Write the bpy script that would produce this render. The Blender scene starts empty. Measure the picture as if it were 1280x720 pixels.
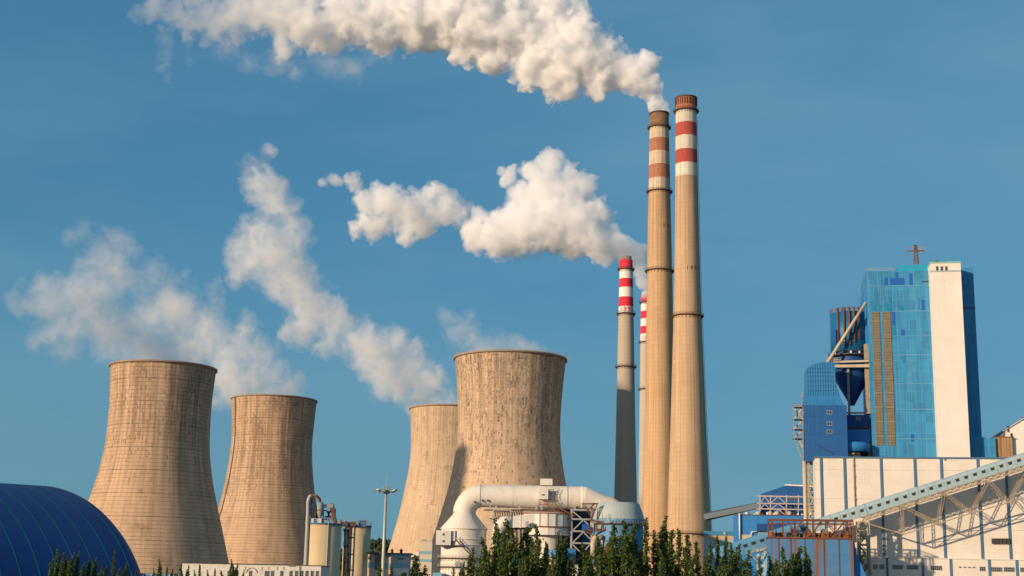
import bpy, bmesh, math, random, time
from mathutils import Vector, Matrix
R = math.radians
C = bpy.context.scene
# ---------------------------------------------------------------- camera
F = 1700.0
PITCH, ROLL = R(12.2), R(1.2)
CAMZ = 8.0
cam_d = bpy.data.cameras.new("camera")
cam = bpy.data.objects.new("camera", cam_d)
C.collection.objects.link(cam)
cam_d.sensor_width = 36.0
cam_d.lens = F / 1280 * 36.0
cam_d.clip_start = 0.5
cam_d.clip_end = 30000
cam.location = (0, 0, CAMZ)
CM = Matrix.Rotation(R(90) + PITCH, 3, 'X') @ Matrix.Rotation(ROLL, 3, 'Z')
cam.rotation_euler = CM.to_euler()
C.camera = cam

SITE_YAW, SITE_PIVOT = [0.0], Vector((91, 400, 0))   # the right-hand buildings stand turned about this corner
def W(px, py, Y):
    """point of the place (in the frame of the site being built) at depth Y seen at photo pixel px, py"""
    q = Matrix.Rotation(-SITE_YAW[0], 3, 'Z')
    d = q @ (CM @ Vector(((px - 640) / F, -(py - 360) / F, -1.0)))
    o = q @ (Vector((0, 0, CAMZ)) - SITE_PIVOT) + SITE_PIVOT
    return o + d * ((Y - o.y) / d.y)

def M(px_len, Y):
    """metres covered by a length in pixels at depth Y (about)"""
    return px_len * Y * 1.03 / F

# ---------------------------------------------------------------- sky and sun
SUN_EL, SUN_LEFT = R(13.0), R(52)
w = bpy.data.worlds.new("World")
C.world = w
w.use_nodes = True
nt = w.node_tree
sky = nt.nodes.new('ShaderNodeTexSky')
sky.sky_type = 'NISHITA'
sky.sun_disc = False
sky.sun_elevation = SUN_EL
SUN_DIR = Vector((-math.sin(SUN_LEFT) * math.cos(SUN_EL), -math.cos(SUN_LEFT) * math.cos(SUN_EL), math.sin(SUN_EL)))
sky.sun_rotation = math.atan2(SUN_DIR.x, SUN_DIR.y)
sky.air_density = 1.0
sky.dust_density = 0.6
sky.ozone_density = 2.0
nt.nodes['Background'].inputs[1].default_value = 0.13
nt.links.new(sky.outputs[0], nt.nodes['Background'].inputs[0])
sun_d = bpy.data.lights.new("sun", 'SUN')
sun_d.energy = 5.0
sun_d.angle = R(0.9)
sun_d.color = (1.0, 0.75, 0.50)
sun = bpy.data.objects.new("sun", sun_d)
C.collection.objects.link(sun)
sun.rotation_euler = SUN_DIR.to_track_quat('Z', 'Y').to_euler()
sun.location = (0, -50, 300)
C.view_settings.view_transform = 'Standard'
C.view_settings.look = 'None'
C.view_settings.exposure = 0.0
C.view_settings.gamma = 1.0
C.cycles.volume_bounces = 20
C.cycles.max_bounces = 24
C.cycles.volume_step_rate = 1.0
C.cycles.volume_max_steps = 256
C.cycles.transparent_max_bounces = 12

sky.dust_density = 0.7
sky.ozone_density = 6.0
_g = nt.nodes.new('ShaderNodeGamma'); _g.inputs[1].default_value = 0.4
_m = nt.nodes.new('ShaderNodeMix'); _m.data_type = 'RGBA'; _m.blend_type = 'MULTIPLY'; _m.inputs[0].default_value = 1.0
_m.inputs[7].default_value = (0.68, 1.50, 1.86, 1)
nt.links.new(sky.outputs[0], _g.inputs[0]); nt.links.new(_g.outputs[0], _m.inputs[6])
# thin high haze: a little paler in long soft drifts; and the bright warm sky round the sun, behind the camera
_tc = nt.nodes.new('ShaderNodeTexCoord')
_mp = nt.nodes.new('ShaderNodeMapping'); _mp.inputs['Scale'].default_value = (1.6, 1.6, 5.0); _mp.inputs['Location'].default_value = (.35, .2, .4)
nt.links.new(_tc.outputs['Generated'], _mp.inputs[0])
_nz = nt.nodes.new('ShaderNodeTexNoise'); _nz.inputs['Scale'].default_value = 1.5; _nz.inputs['Detail'].default_value = 5; _nz.inputs['Roughness'].default_value = .55
nt.links.new(_mp.outputs[0], _nz.inputs['Vector'])
_mr = nt.nodes.new('ShaderNodeMapRange'); _mr.inputs[1].default_value = .36; _mr.inputs[2].default_value = .68; _mr.inputs[4].default_value = .48
nt.links.new(_nz.outputs[0], _mr.inputs[0])
_pale = nt.nodes.new('ShaderNodeMix'); _pale.data_type = 'RGBA'; _pale.inputs[7].default_value = (1.35, 2.7, 3.7, 1)
_lo = nt.nodes.new('ShaderNodeMix'); _lo.data_type = 'RGBA'; _lo.inputs[7].default_value = (1.12, 2.35, 3.05, 1)   # duller air low down
_sz = nt.nodes.new('ShaderNodeSeparateXYZ'); nt.links.new(_tc.outputs['Generated'], _sz.inputs[0])
_ml = nt.nodes.new('ShaderNodeMapRange'); _ml.inputs[1].default_value = .22; _ml.inputs[2].default_value = .0; _ml.inputs[4].default_value = .75
nt.links.new(_sz.outputs[2], _ml.inputs[0]); nt.links.new(_ml.outputs[0], _lo.inputs[0]); nt.links.new(_m.outputs[2], _lo.inputs[6])
nt.links.new(_mr.outputs[0], _pale.inputs[0]); nt.links.new(_lo.outputs[2], _pale.inputs[6])
_dt = nt.nodes.new('ShaderNodeVectorMath'); _dt.operation = 'DOT_PRODUCT'; _dt.inputs[1].default_value = SUN_DIR
nt.links.new(_tc.outputs['Generated'], _dt.inputs[0])
_mr2 = nt.nodes.new('ShaderNodeMapRange'); _mr2.inputs[1].default_value = .0; _mr2.inputs[2].default_value = 1.0; _mr2.inputs[4].default_value = .42
nt.links.new(_dt.outputs['Value'], _mr2.inputs[0])
_sc = nt.nodes.new('ShaderNodeMix'); _sc.data_type = 'RGBA'; _sc.blend_type = 'MIX'; _sc.inputs[6].default_value = (0, 0, 0, 1)
_war = nt.nodes.new('ShaderNodeMix'); _war.data_type = 'RGBA'; _war.blend_type = 'MULTIPLY'; _war.inputs[0].default_value = 1; _war.inputs[7].default_value = (2.2, 1.1, .55, 1)
nt.links.new(sky.outputs[0], _war.inputs[6])
nt.links.new(_mr2.outputs[0], _sc.inputs[0]); nt.links.new(_war.outputs[2], _sc.inputs[7])
_ad = nt.nodes.new('ShaderNodeMix'); _ad.data_type = 'RGBA'; _ad.blend_type = 'ADD'; _ad.inputs[0].default_value = 1
nt.links.new(_pale.outputs[2], _ad.inputs[6]); nt.links.new(_sc.outputs[2], _ad.inputs[7])
nt.links.new(_ad.outputs[2], nt.nodes['Background'].inputs[0])

# ---------------------------------------------------------------- materials
class NT:
    def __init__(s, mat):
        s.t = mat.node_tree
    def n(s, t, **k):
        x = s.t.nodes.new(t)
        for a, b in k.items(): setattr(x, a, b)
        return x
    def l(s, a, b): s.t.links.new(a, b)
    def m(s, op, a, b=None, c=None, clamp=False):
        x = s.n('ShaderNodeMath', operation=op, use_clamp=clamp)
        for i, v in enumerate((a, b, c)):
            if v is None: continue
            if isinstance(v, (int, float)): x.inputs[i].default_value = v
            else: s.l(v, x.inputs[i])
        return x.outputs[0]
    def vec(s, x, y, z):
        c = s.n('ShaderNodeCombineXYZ')
        for i, v in enumerate((x, y, z)):
            if isinstance(v, (int, float)): c.inputs[i].default_value = v
            else: s.l(v, c.inputs[i])
        return c.outputs[0]
    def noise(s, v, scale, detail=3, rough=.55):
        x = s.n('ShaderNodeTexNoise'); s.l(v, x.inputs['Vector'])
        x.inputs['Scale'].default_value = scale; x.inputs['Detail'].default_value = detail; x.inputs['Roughness'].default_value = rough
        return x.outputs[0]
    def ramp(s, v, a, b):
        x = s.n('ShaderNodeMapRange'); s.l(v, x.inputs[0]); x.inputs[1].default_value = a; x.inputs[2].default_value = b
        return x.outputs[0]
    def mix(s, f, a, b, mode='MIX'):
        x = s.n('ShaderNodeMix', data_type='RGBA', blend_type=mode)
        for i, v in ((0, f), (6, a), (7, b)):
            if isinstance(v, (int, float)): x.inputs[i].default_value = v
            elif isinstance(v, tuple): x.inputs[i].default_value = v if len(v) == 4 else (*v, 1)
            else: s.l(v, x.inputs[i])
        return x.outputs[2]

MATS = {}
def surf(name, col, rough=.75, metal=0.0, var=.12, vscale=.25, streak=0.0, streak_col=(.12, .07, .04), streak_n=(1.3, .05), streak_at=(.48, .70),
         stain=0.0, stain_col=(.1, .08, .06), stain_s=.15, stain_at=(.52, .68), seams=(), bands=(), band_fade=0.0, cells=None, bump=.15, spec=.4, blotch=None, panels=None, soot=None):
    """procedural surface: tone variation, running streaks, stains, seams ('u','z' metres, 'a' count round the axis), painted bands"""
    if name in MATS: return MATS[name]
    mat = bpy.data.materials.new(name); mat.use_nodes = True; MATS[name] = mat
    q = NT(mat); b = mat.node_tree.nodes['Principled BSDF']
    tc = q.n('ShaderNodeTexCoord'); P = tc.outputs['Object']
    sp = q.n('ShaderNodeSeparateXYZ'); q.l(P, sp.inputs[0])
    X, Y, Z = sp.outputs
    U = q.m('ADD', X, q.m('MULTIPLY', Y, 0.98))
    ang = None
    if cells or any(s_[0] == 'a' for s_ in seams) or blotch == 'round' or soot:
        ang = q.m('DIVIDE', q.m('ARCTAN2', X, q.m('MULTIPLY', Y, -1.0)), 2 * math.pi)
    n1 = q.noise(P, vscale, 5, .6)
    c = (*col, 1)
    if bands:
        wob = q.m('MULTIPLY_ADD', q.noise(P, .8, 3), .5, -.25)
        Zw = q.m('ADD', Z, wob)
        for (z0, z1, bc) in bands:
            f = q.m('MULTIPLY', q.m('GREATER_THAN', Zw, z0), q.m('LESS_THAN', Zw, z1))
            if band_fade:
                wear = q.ramp(q.noise(q.vec(q.m('MULTIPLY', U, 1.0), 0.0, q.m('MULTIPLY', Z, .25)), 1.0, 6, .7), .62, .50)
                f = q.m('MULTIPLY', f, q.m('MULTIPLY_ADD', wear, band_fade, 1 - band_fade))
            c = q.mix(f, c, bc)
    v = q.m('MULTIPLY_ADD', n1, 2 * var, 1 - var)
    nf = q.noise(P, vscale * 9, 3, .6)
    v = q.m('MULTIPLY', v, q.m('MULTIPLY_ADD', nf, var, 1 - var * .5))
    c = q.mix(1.0, c, q.vec(v, v, v), 'MULTIPLY')
    if panels:        # sheets and pours differ a little in tone: ('u' or 'a', width or count, height, amount)
        pa = q.m('MULTIPLY', ang, panels[1]) if panels[0] == 'a' else q.m('DIVIDE', U, panels[1])
        wp = q.n('ShaderNodeTexWhiteNoise', noise_dimensions='3D'); q.l(q.vec(q.m('FLOOR', pa), q.m('FLOOR', q.m('DIVIDE', Z, panels[2])), 1.7), wp.inputs[0])
        pv_ = q.m('MULTIPLY_ADD', wp.outputs[0], 2 * panels[3], 1 - panels[3]); c = q.mix(1.0, c, q.vec(pv_, pv_, pv_), 'MULTIPLY')
    if soot:          # dark run-off below a rim: (z where it starts, z where it is strongest, amount)
        sn = q.noise(q.vec(q.m('MULTIPLY', q.m('SINE', q.m('MULTIPLY', ang, 2 * math.pi)), 17.0), q.m('MULTIPLY', q.m('COSINE', q.m('MULTIPLY', ang, 2 * math.pi)), 17.0), q.m('MULTIPLY', Z, .016)), 1.0, 4, .62)
        sf = q.m('MULTIPLY', q.m('MULTIPLY', q.ramp(Z, soot[0], soot[1]), q.ramp(sn, .42, .62)), soot[2], clamp=True)
        c = q.mix(sf, c, (.10, .075, .055))
    if stain:
        f = q.m('MULTIPLY', q.ramp(q.noise(P, stain_s, 6, .65), *stain_at), stain, clamp=True)
        c = q.mix(f, c, stain_col)
    if streak:
        if ang is not None:
            sv = q.vec(q.m('MULTIPLY', q.m('SINE', q.m('MULTIPLY', ang, 2 * math.pi)), 40 * streak_n[0]), q.m('MULTIPLY', q.m('COSINE', q.m('MULTIPLY', ang, 2 * math.pi)), 40 * streak_n[0]), q.m('MULTIPLY', Z, streak_n[1]))
        else:
            sv = q.vec(q.m('MULTIPLY', U, streak_n[0]), 0.0, q.m('MULTIPLY', Z, streak_n[1]))
        f = q.m('MULTIPLY', q.ramp(q.noise(sv, 1.0, 4, .6), *streak_at), streak, clamp=True)
        c = q.mix(f, c, streak_col)
    h = None
    for (ax, spc, wd, st) in seams:
        co = {'u': U, 'z': Z}.get(ax)
        co = q.m('MULTIPLY', ang, spc) if ax == 'a' else q.m('DIVIDE', co, spc)
        ln = q.m('LESS_THAN', q.m('FRACT', co), wd)
        # the seam's strength wanders, some stretches hardly show
        k = q.m('MULTIPLY', ln, q.m('MULTIPLY_ADD', q.ramp(q.noise(P, .35, 3), .35, .65), st * .8, st * .35))
        d = q.m('SUBTRACT', 1.0, k)
        c = q.mix(1.0, c, q.vec(d, d, d), 'MULTIPLY')
        h = ln if h is None else q.m('MAXIMUM', h, ln)
    if cells:
        # small dark damp marks, one per formwork cell: (count round, cell height, share, z from, z to, colour, strength)
        for (na, hz, share, za, zb, cc, stg) in cells:
            ca = q.m('FLOOR', q.m('MULTIPLY', ang, na)); cz = q.m('FLOOR', q.m('DIVIDE', Z, hz))
            wnn = q.n('ShaderNodeTexWhiteNoise', noise_dimensions='3D'); q.l(q.vec(ca, cz, 3.3), wnn.inputs[0])
            fa = q.m('FRACT', q.m('MULTIPLY', ang, na))
            cl = q.ramp(q.noise(q.vec(q.m('MULTIPLY', ca, .11), 0.0, q.m('MULTIPLY', cz, .13)), 1.0, 3, .6), .42, .62)
            zz = q.m('MULTIPLY', q.ramp(Z, za, zb), q.m('MULTIPLY', cl, share))
            f = q.m('LESS_THAN', wnn.outputs[0], zz)
            sep = q.n('ShaderNodeSeparateColor'); q.l(wnn.outputs[1], sep.inputs[0])
            rag = q.ramp(q.noise(q.vec(q.m('MULTIPLY', ca, 1.7), q.m('MULTIPLY', fa, .6), q.m('MULTIPLY', Z, .9)), 1.0, 3, .7), .38, .52)
            stv = q.m('MULTIPLY', q.m('MULTIPLY_ADD', sep.outputs[1], .7, .3), rag)
            f = q.m('MULTIPLY', f, q.m('MULTIPLY', q.m('MULTIPLY', q.ramp(q.m('ABSOLUTE', q.m('SUBTRACT', fa, .5)), .45, .25), stg), stv), clamp=True)
            c = q.mix(f, c, cc)
    q.l(c, b.inputs['Base Color'])
    b.inputs['Roughness'].default_value = rough
    b.inputs['Metallic'].default_value = metal
    b.inputs['Specular IOR Level'].default_value = spec
    if bump:
        bp = q.n('ShaderNodeBump'); bp.inputs['Strength'].default_value = bump; bp.inputs['Distance'].default_value = .12
        hh = q.noise(P, 1.2, 5, .65)
        if h is not None: hh = q.m('SUBTRACT', hh, q.m('MULTIPLY', h, .5))
        q.l(hh, bp.inputs['Height']); q.l(bp.outputs[0], b.inputs['Normal'])
    return mat

# ---------------------------------------------------------------- mesh building, in the place's own metres
class MB:
    def __init__(s): s.v = []; s.f = []; s.smooth = set()
    def add(s, vs, fs, smooth=False):
        k = len(s.v); s.v += [Vector(p) for p in vs]
        for f in fs:
            if smooth: s.smooth.add(len(s.f))
            s.f.append([i + k for i in f])
        return s
    def box(s, x0, x1, y0, y1, z0, z1):
        vs = [(x, y, z) for z in (z0, z1) for x, y in ((x0, y0), (x1, y0), (x1, y1), (x0, y1))]
        return s.add(vs, [(3, 2, 1, 0), (4, 5, 6, 7), (0, 1, 5, 4), (1, 2, 6, 5), (2, 3, 7, 6), (3, 0, 4, 7)])
    def pbox(s, x0, y0, x1, y1, Y, dep):
        ym, xm = (y0 + y1) / 2, (x0 + x1) / 2
        return s.box(W(x0, ym, Y).x, W(x1, ym, Y).x, Y, Y + dep, W(xm, y1, Y).z, W(xm, y0, Y).z)
    def bar(s, a, b, w, h=None):
        a, b = Vector(a), Vector(b); d = (b - a)
        if d.length < 1e-4: return s
        d.normalize(); h = h or w
        up = Vector((0, 0, 1)) if abs(d.z) < .95 else Vector((0, 1, 0))
        u = d.cross(up).normalized() * w / 2; t = d.cross(u).normalized() * h / 2
        vs = [p + i * u + j * t for p in (a, b) for i, j in ((-1, -1), (1, -1), (1, 1), (-1, 1))]
        return s.add(vs, [(0, 1, 2, 3), (7, 6, 5, 4), (0, 4, 5, 1), (1, 5, 6, 2), (2, 6, 7, 3), (3, 7, 4, 0)])
    def pbar(s, p, q, Y, w, Y2=None): return s.bar(W(*p, Y), W(*q, Y2 or Y), w)
    def tube(s, pts, r, n=12, cap=True):
        pts = [Vector(p) for p in pts]
        rr = r if isinstance(r, (list, tuple)) else [r] * len(pts)
        rings = []; ref = None
        for i, p in enumerate(pts):
            d = (pts[min(i + 1, len(pts) - 1)] - pts[max(i - 1, 0)]).normalized()
            if ref is None: ref = Vector((0, 1, 0)) if abs(d.y) < .9 else Vector((1, 0, 0))
            u = (ref - d * ref.dot(d)).normalized(); t = d.cross(u); ref = u
            rings.append([p + (u * math.cos(a) + t * math.sin(a)) * rr[i] for a in [2 * math.pi * k / n for k in range(n)]])
        k = len(s.v); s.v += [v for r_ in rings for v in r_]
        for i in range(len(pts) - 1):
            for j in range(n):
                s.smooth.add(len(s.f)); s.f.append([k + i * n + j, k + i * n + (j + 1) % n, k + (i + 1) * n + (j + 1) % n, k + (i + 1) * n + j])
        if cap: s.f.append([k + j for j in range(n)][::-1]); s.f.append([k + (len(pts) - 1) * n + j for j in range(n)])
        return s
    def lathe(s, cx, cy, prof, n=48, smooth=True, sx=1.0):
        """prof: (z, r) going round the section"""
        k = len(s.v)
        for z, r in prof:
            s.v += [Vector((cx + math.sin(a) * r * sx, cy - math.cos(a) * r, z)) for a in [2 * math.pi * j / n for j in range(n)]]
        for i in range(len(prof) - 1):
            for j in range(n):
                if smooth: s.smooth.add(len(s.f))
                s.f.append([k + i * n + j, k + i * n + (j + 1) % n, k + (i + 1) * n + (j + 1) % n, k + (i + 1) * n + j])
        return s
    def disc(s, cx, cy, z, r, n=48):
        k = len(s.v); s.v += [Vector((cx + math.sin(a) * r, cy - math.cos(a) * r, z)) for a in [2 * math.pi * j / n for j in range(n)]]
        s.f.append([k + j for j in range(n)]); return s
    def prism(s, poly, y0, y1):
        """poly: (x, z) outline, solid from depth y0 to y1"""
        n = len(poly)
        return s.add([(x, y0, z) for x, z in poly] + [(x, y1, z) for x, z in poly],
                     [list(range(n)), list(range(2 * n - 1, n - 1, -1))] + [[i, i + n, (i + 1) % n + n, (i + 1) % n] for i in range(n)])
    def pprism(s, pts, Y, dep):
        ps = [W(x, y, Y) for x, y in pts]
        return s.prism([(p.x, p.z) for p in ps], Y, Y + dep)
    def build(s, name, mat, parent=None, origin=(0, 0, 0), label=None):
        o0 = Vector(origin)
        me = bpy.data.meshes.new(name)
        me.from_pydata([tuple(v - o0) for v in s.v], [], s.f); me.update()
        bm = bmesh.new(); bm.from_mesh(me); bmesh.ops.recalc_face_normals(bm, faces=bm.faces); bm.to_mesh(me); bm.free()
        if s.smooth:
            for i in s.smooth: me.polygons[i].use_smooth = True
        ob = bpy.data.objects.new(name, me); C.collection.objects.link(ob)
        me.materials.append(mat)
        if parent is not None: ob.parent = parent
        if label: ob['label'] = label
        return ob

class Thing:
    def __init__(s, name, label, cat, origin, group=None):
        s.o = Vector(origin)
        s.root = bpy.data.objects.new(name, None); C.collection.objects.link(s.root)
        s.root.location = s.o; s.root.empty_display_size = 1
        s.root['label'] = label; s.root['category'] = cat
        if group: s.root['group'] = group
    def part(s, name, mb, mat, parent=None, label=None):
        return mb.build(name, mat, parent or s.root, s.o, label)

def single(name, label, cat, mb, mat, origin, group=None):
    o = mb.build(name, mat, None, origin); o.location = Vector(origin)
    o['label'] = label; o['category'] = cat
    if group: o['group'] = group
    return o

def structure(name, mb, mat):
    o = mb.build(name, mat); o['kind'] = 'structure'; return o

def text_mesh(name, body, size, mat, parent, pos, yaw, sx=1.0, bold=.0):
    cu = bpy.data.curves.new(name, 'FONT'); cu.body = body; cu.size = size; cu.align_x = 'CENTER'; cu.align_y = 'CENTER'
    cu.extrude = .03; cu.offset = bold
    tmp = bpy.data.objects.new(name, cu); C.collection.objects.link(tmp)
    me = bpy.data.meshes.new_from_object(tmp.evaluated_get(bpy.context.evaluated_depsgraph_get()))
    bpy.data.objects.remove(tmp); bpy.data.curves.remove(cu)
    o = bpy.data.objects.new(name, me); C.collection.objects.link(o); me.materials.clear(); me.materials.append(mat)
    o.parent = parent; o.location = pos; o.rotation_euler = (R(90), 0, yaw); o.scale = (sx, 1, 1)
    return o

def lerp_prof(prof, n):
    """smooth (z, r) profile through the given points (Catmull-Rom)"""
    out = []; m = len(prof)
    for i in range(m - 1):
        p0, p1, p2, p3 = prof[max(i - 1, 0)], prof[i], prof[i + 1], prof[min(i + 2, m - 1)]
        for k in range(n):
            t = k / n
            out.append(tuple(.5 * ((2 * b) + (c - a) * t + (2 * a - 5 * b + 4 * c - d) * t * t + (-a + 3 * b - 3 * c + d) * t ** 3) for a, b, c, d in zip(p0, p1, p2, p3)))
    out.append(prof[-1]); return out

def depthfac(Y, z):
    """camera-axis depth of a point at world depth Y, height z"""
    return Y * math.cos(PITCH) + (z - CAMZ) * math.sin(PITCH)

def profile(cx, cy, Y, pts):
    """photo outline of a round body standing at depth Y: pts (pixel row, half width in pixels) top to bottom -> axis x, [(z, r)] bottom to top"""
    ax = W(cx, cy, Y).x
    out = []
    for py, hw in pts:
        c_ = cx
        z = W(c_, py, Y).z
        out.append((z, hw * depthfac(Y, z) / F))
    return ax, out[::-1]

# ================================================================ setting
g = MB()
g.box(-9000, 9000, -400, 12000, -1.0, 0.0)
m_ground = surf('ground', (.13, .11, .08), rough=.95, var=.3, vscale=.02, stain=.6, stain_col=(.06, .08, .035), stain_s=.03, stain_at=(.45, .6), bump=.3)
structure('ground', g, m_ground)
r_ = MB(); r_.box(-900, 900, 141, 149, .001, .012)
structure('road', r_, surf('asphalt', (.05, .05, .052), rough=.9, var=.2, vscale=.4))
k_ = MB(); k_.box(-900, 900, 140.6, 140.995, 0, .13); k_.box(-900, 900, 149.005, 149.4, 0, .13)
structure('kerb', k_, surf('kerb_stone', (.3, .29, .27), rough=.9, seams=[('u', 1.0, .03, .5)]))
l_ = MB()
for i in range(-110, 110): l_.box(i * 8, i * 8 + 4, 144.93, 145.07, .0125, .016)
structure('road_marking', l_, surf('road_paint', (.7, .7, .66), rough=.7))
y_ = MB(); y_.box(-420, 420, 158, 1050, .001, .006)
structure('plant_yard', y_, surf('yard_concrete', (.22, .2, .17), rough=.95, var=.25, vscale=.03, stain=.5, stain_s=.04, seams=[('u', 6, .01, .4)]))
# low wooded ridge behind the towers
h_ = MB(); n = 60
prof_h = [(W(x, 700, 1500).x, z) for x, z in ((330, 0), (400, 20), (450, 39), (490, 41), (520, 34), (600, 20), (700, 16), (800, 10), (900, 0))]
vs = []
for j, (yy, kz) in enumerate(((1440, 0), (1500, 1), (1600, 1), (1750, 0))):
    for x, z in prof_h: vs.append((x, yy, z * kz - .5 * (1 - kz)))
nn = len(prof_h)
h_.add(vs, [(j * nn + i, j * nn + i + 1, (j + 1) * nn + i + 1, (j + 1) * nn + i) for j in range(3) for i in range(nn - 1)])
structure('hill', h_, surf('hill_grass', (.07, .08, .035), rough=.95, var=.3, vscale=.02))

# ================================================================ cooling towers
conc_old = dict(col=(.52, .42, .32), rough=.9, var=.16, vscale=.03, stain=.35, stain_col=(.16, .12, .09), stain_s=.05, stain_at=(.55, .72), bump=.5)
m_t1 = surf('tower_concrete_ringed', **{**conc_old, 'col': (.53, .36, .23), 'stain': .55, 'stain_col': (.13, .09, .065)}, streak=.42, streak_col=(.17, .115, .075), streak_n=(.35, .02), streak_at=(.46, .68), panels=('a', 23, 4.3, .045), soot=(35, 95, .55),
            seams=[('z', 2.15, .17, .42), ('z', 12.9, .05, .3), ('a', 90, .08, .03)],
            cells=[(150, 2.15, .6, 50, 96, (.13, .09, .065), .75), (90, 4.3, .05, -40, 40, (.18, .13, .09), .5)])
m_t4 = surf('tower_concrete_gridded', **{**conc_old, 'col': (.55, .395, .265), 'stain': .2}, streak=.3, streak_col=(.19, .135, .09), streak_n=(.5, .02), streak_at=(.47, .7), panels=('a', 54, 3.5, .07), soot=(55, 120, .55),
            seams=[('z', 1.75, .13, .13), ('a', 108, .15, .18)],
            cells=[(216, 1.75, .50, 40, 112, (.12, .095, .075), .8), (108, 4.6, .75, 55, 118, (.10, .08, .06), .75), (216, .9, .45, 60, 125, (.09, .07, .055), .8), (216, 1.2, .14, -60, 60, (.085, .065, .05), .85), (60, 1.75, .05, -60, 40, (.15, .11, .08), .7)])
m_t3 = surf('tower_concrete_pale', **{**conc_old, 'col': (.56, .41, .275), 'stain': .2}, streak=.35, streak_col=(.22, .16, .10), streak_n=(.5, .02), streak_at=(.47, .72), panels=('a', 54, 3.5, .06), soot=(60, 135, .4),
            seams=[('z', 1.75, .13, .2), ('a', 108, .15, .24)],
            cells=[(216, 1.75, .3, 55, 130, (.18, .13, .09), .6), (216, 1.2, .08, -60, 60, (.10, .07, .05), .7), (50, 3.5, .14, 40, 75, (.17, .12, .09), .55)])
m_rim = surf('rim_concrete', (.30, .24, .18), rough=.9, var=.25, vscale=.2, streak=.5)
m_leg = surf('leg_concrete', (.36, .32, .26), rough=.9)
m_dark = surf('dark_steel', (.07, .06, .055), rough=.6, metal=.3)
m_rail = surf('rail_steel', (.34, .36, .38), rough=.6, metal=.3)

def cooling_tower(label, cx, cy, Y, pts, mat, ladder=None, rail=False):
    ax, pr = profile(cx, cy, Y, pts)
    t = Thing('cooling_tower', label, 'cooling tower', (ax, Y, 0), 'hyperboloid cooling towers')
    top_z, top_r = pr[-1]
    z0 = 8.5
    # carry the flare on down to the shell's foot
    (za, ra), (zb, rb) = pr[0], pr[1]
    if za > z0 + 1: pr = [(z0, ra + (ra - rb) / (zb - za) * (za - z0) * 1.02)] + pr
    sm = lerp_prof(pr, 8)
    sh = MB(); inner = [(z, r - (1.1 if z < 20 else .45)) for z, r in sm]
    sh.lathe(ax, Y, sm + inner[::-1] + [sm[0]], 144)
    t.part('shell', sh, mat)
    rim = MB(); rim.lathe(ax, Y, [(top_z - .9, top_r + .02), (top_z - .9, top_r + .75), (top_z + .25, top_r + .75), (top_z + .25, top_r - .9), (top_z - .3, top_r - .9)], 144)
    t.part('rim', rim, m_rim)
    if rail:
        rl = MB(); nr = 96
        for k in range(nr):
            a = 2 * math.pi * k / nr; x, y = ax + math.sin(a) * (top_r + .6), Y - math.cos(a) * (top_r + .6)
            rl.box(x - .05, x + .05, y - .05, y + .05, top_z + .25, top_z + 1.5)
            a2 = 2 * math.pi * (k + 1) / nr; x2, y2 = ax + math.sin(a2) * (top_r + .6), Y - math.cos(a2) * (top_r + .6)
            for h in (.8, 1.45): rl.bar((x, y, top_z + h), (x2, y2, top_z + h), .07)
        t.part('railing', rl, m_rail)
    if ladder is not None:
        ld = MB(); a = R(ladder)
        for off in (-.35, .35):
            pts3 = [(ax + math.sin(a + off / r) * (r + .35), Y - math.cos(a + off / r) * (r + .35), z) for z, r in sm]
            for p, q in zip(pts3, pts3[1:]): ld.bar(p, q, .28)
        for i, ((z, r), (z2, r2)) in enumerate(zip(sm, sm[1:])):
            for h in (0, .33, .66):
                zz, rr = z + (z2 - z) * h, r + (r2 - r) * h
                ld.bar((ax + math.sin(a - .4 / rr) * (rr + .35), Y - math.cos(a - .4 / rr) * (rr + .35), zz), (ax + math.sin(a + .4 / rr) * (rr + .35), Y - math.cos(a + .4 / rr) * (rr + .35), zz), .2)
        t.part('ladder', ld, m_dark)
    # slanting columns that carry the shell
    zf, rf = sm[0]; NL = 30
    leg = MB()
    da = math.pi / NL
    for s_ in (-1, 1):
        a = s_ * da * .95
        leg.bar((ax, Y - rf - 3.0, 0), (ax + math.sin(a) * (rf - .5), Y - math.cos(a) * (rf - .5), z0 + .3), .8)
    l0 = t.part('support_leg', leg, m_leg)
    for k in range(1, NL):
        c_ = l0.copy(); c_.parent = t.root; C.collection.objects.link(c_)
        c_.rotation_euler = (0, 0, 2 * math.pi * k / NL)
    return ax, top_z, top_r

T1 = cooling_tower('large weathered cooling tower with horizontal rings, nearest the blue dome', 204.5, 461, 790,
    [(460, 64.5), (488, 62.6), (517, 62), (557, 63.5), (595, 69.5), (627, 77.5), (665, 88), (702, 98)], m_t1)
T2 = cooling_tower('cooling tower with a dark ladder line down its left side, behind the cream silos', 343, 500, 1090,
    [(500, 52.5), (530, 50.8), (557, 50), (595, 53.5), (634, 60.5), (670, 70), (704, 79)], m_t1, ladder=-54)
T3 = cooling_tower('pale cooling tower half hidden behind the gridded one with spotted stains', 565.5, 512, 994,
    [(512, 53), (545, 50.8), (574, 51), (607, 55.5), (645, 63), (687, 74)], m_t3)
T4 = cooling_tower('tallest cooling tower with gridded shell and black spotted stains behind the white duct', 638, 449, 757,
    [(449, 69.5), (480, 66.5), (516, 64.3), (549, 64.5), (582, 68.5), (616, 75.5), (653, 86), (687, 96.5), (712, 104)], m_t4, rail=True)

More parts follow.
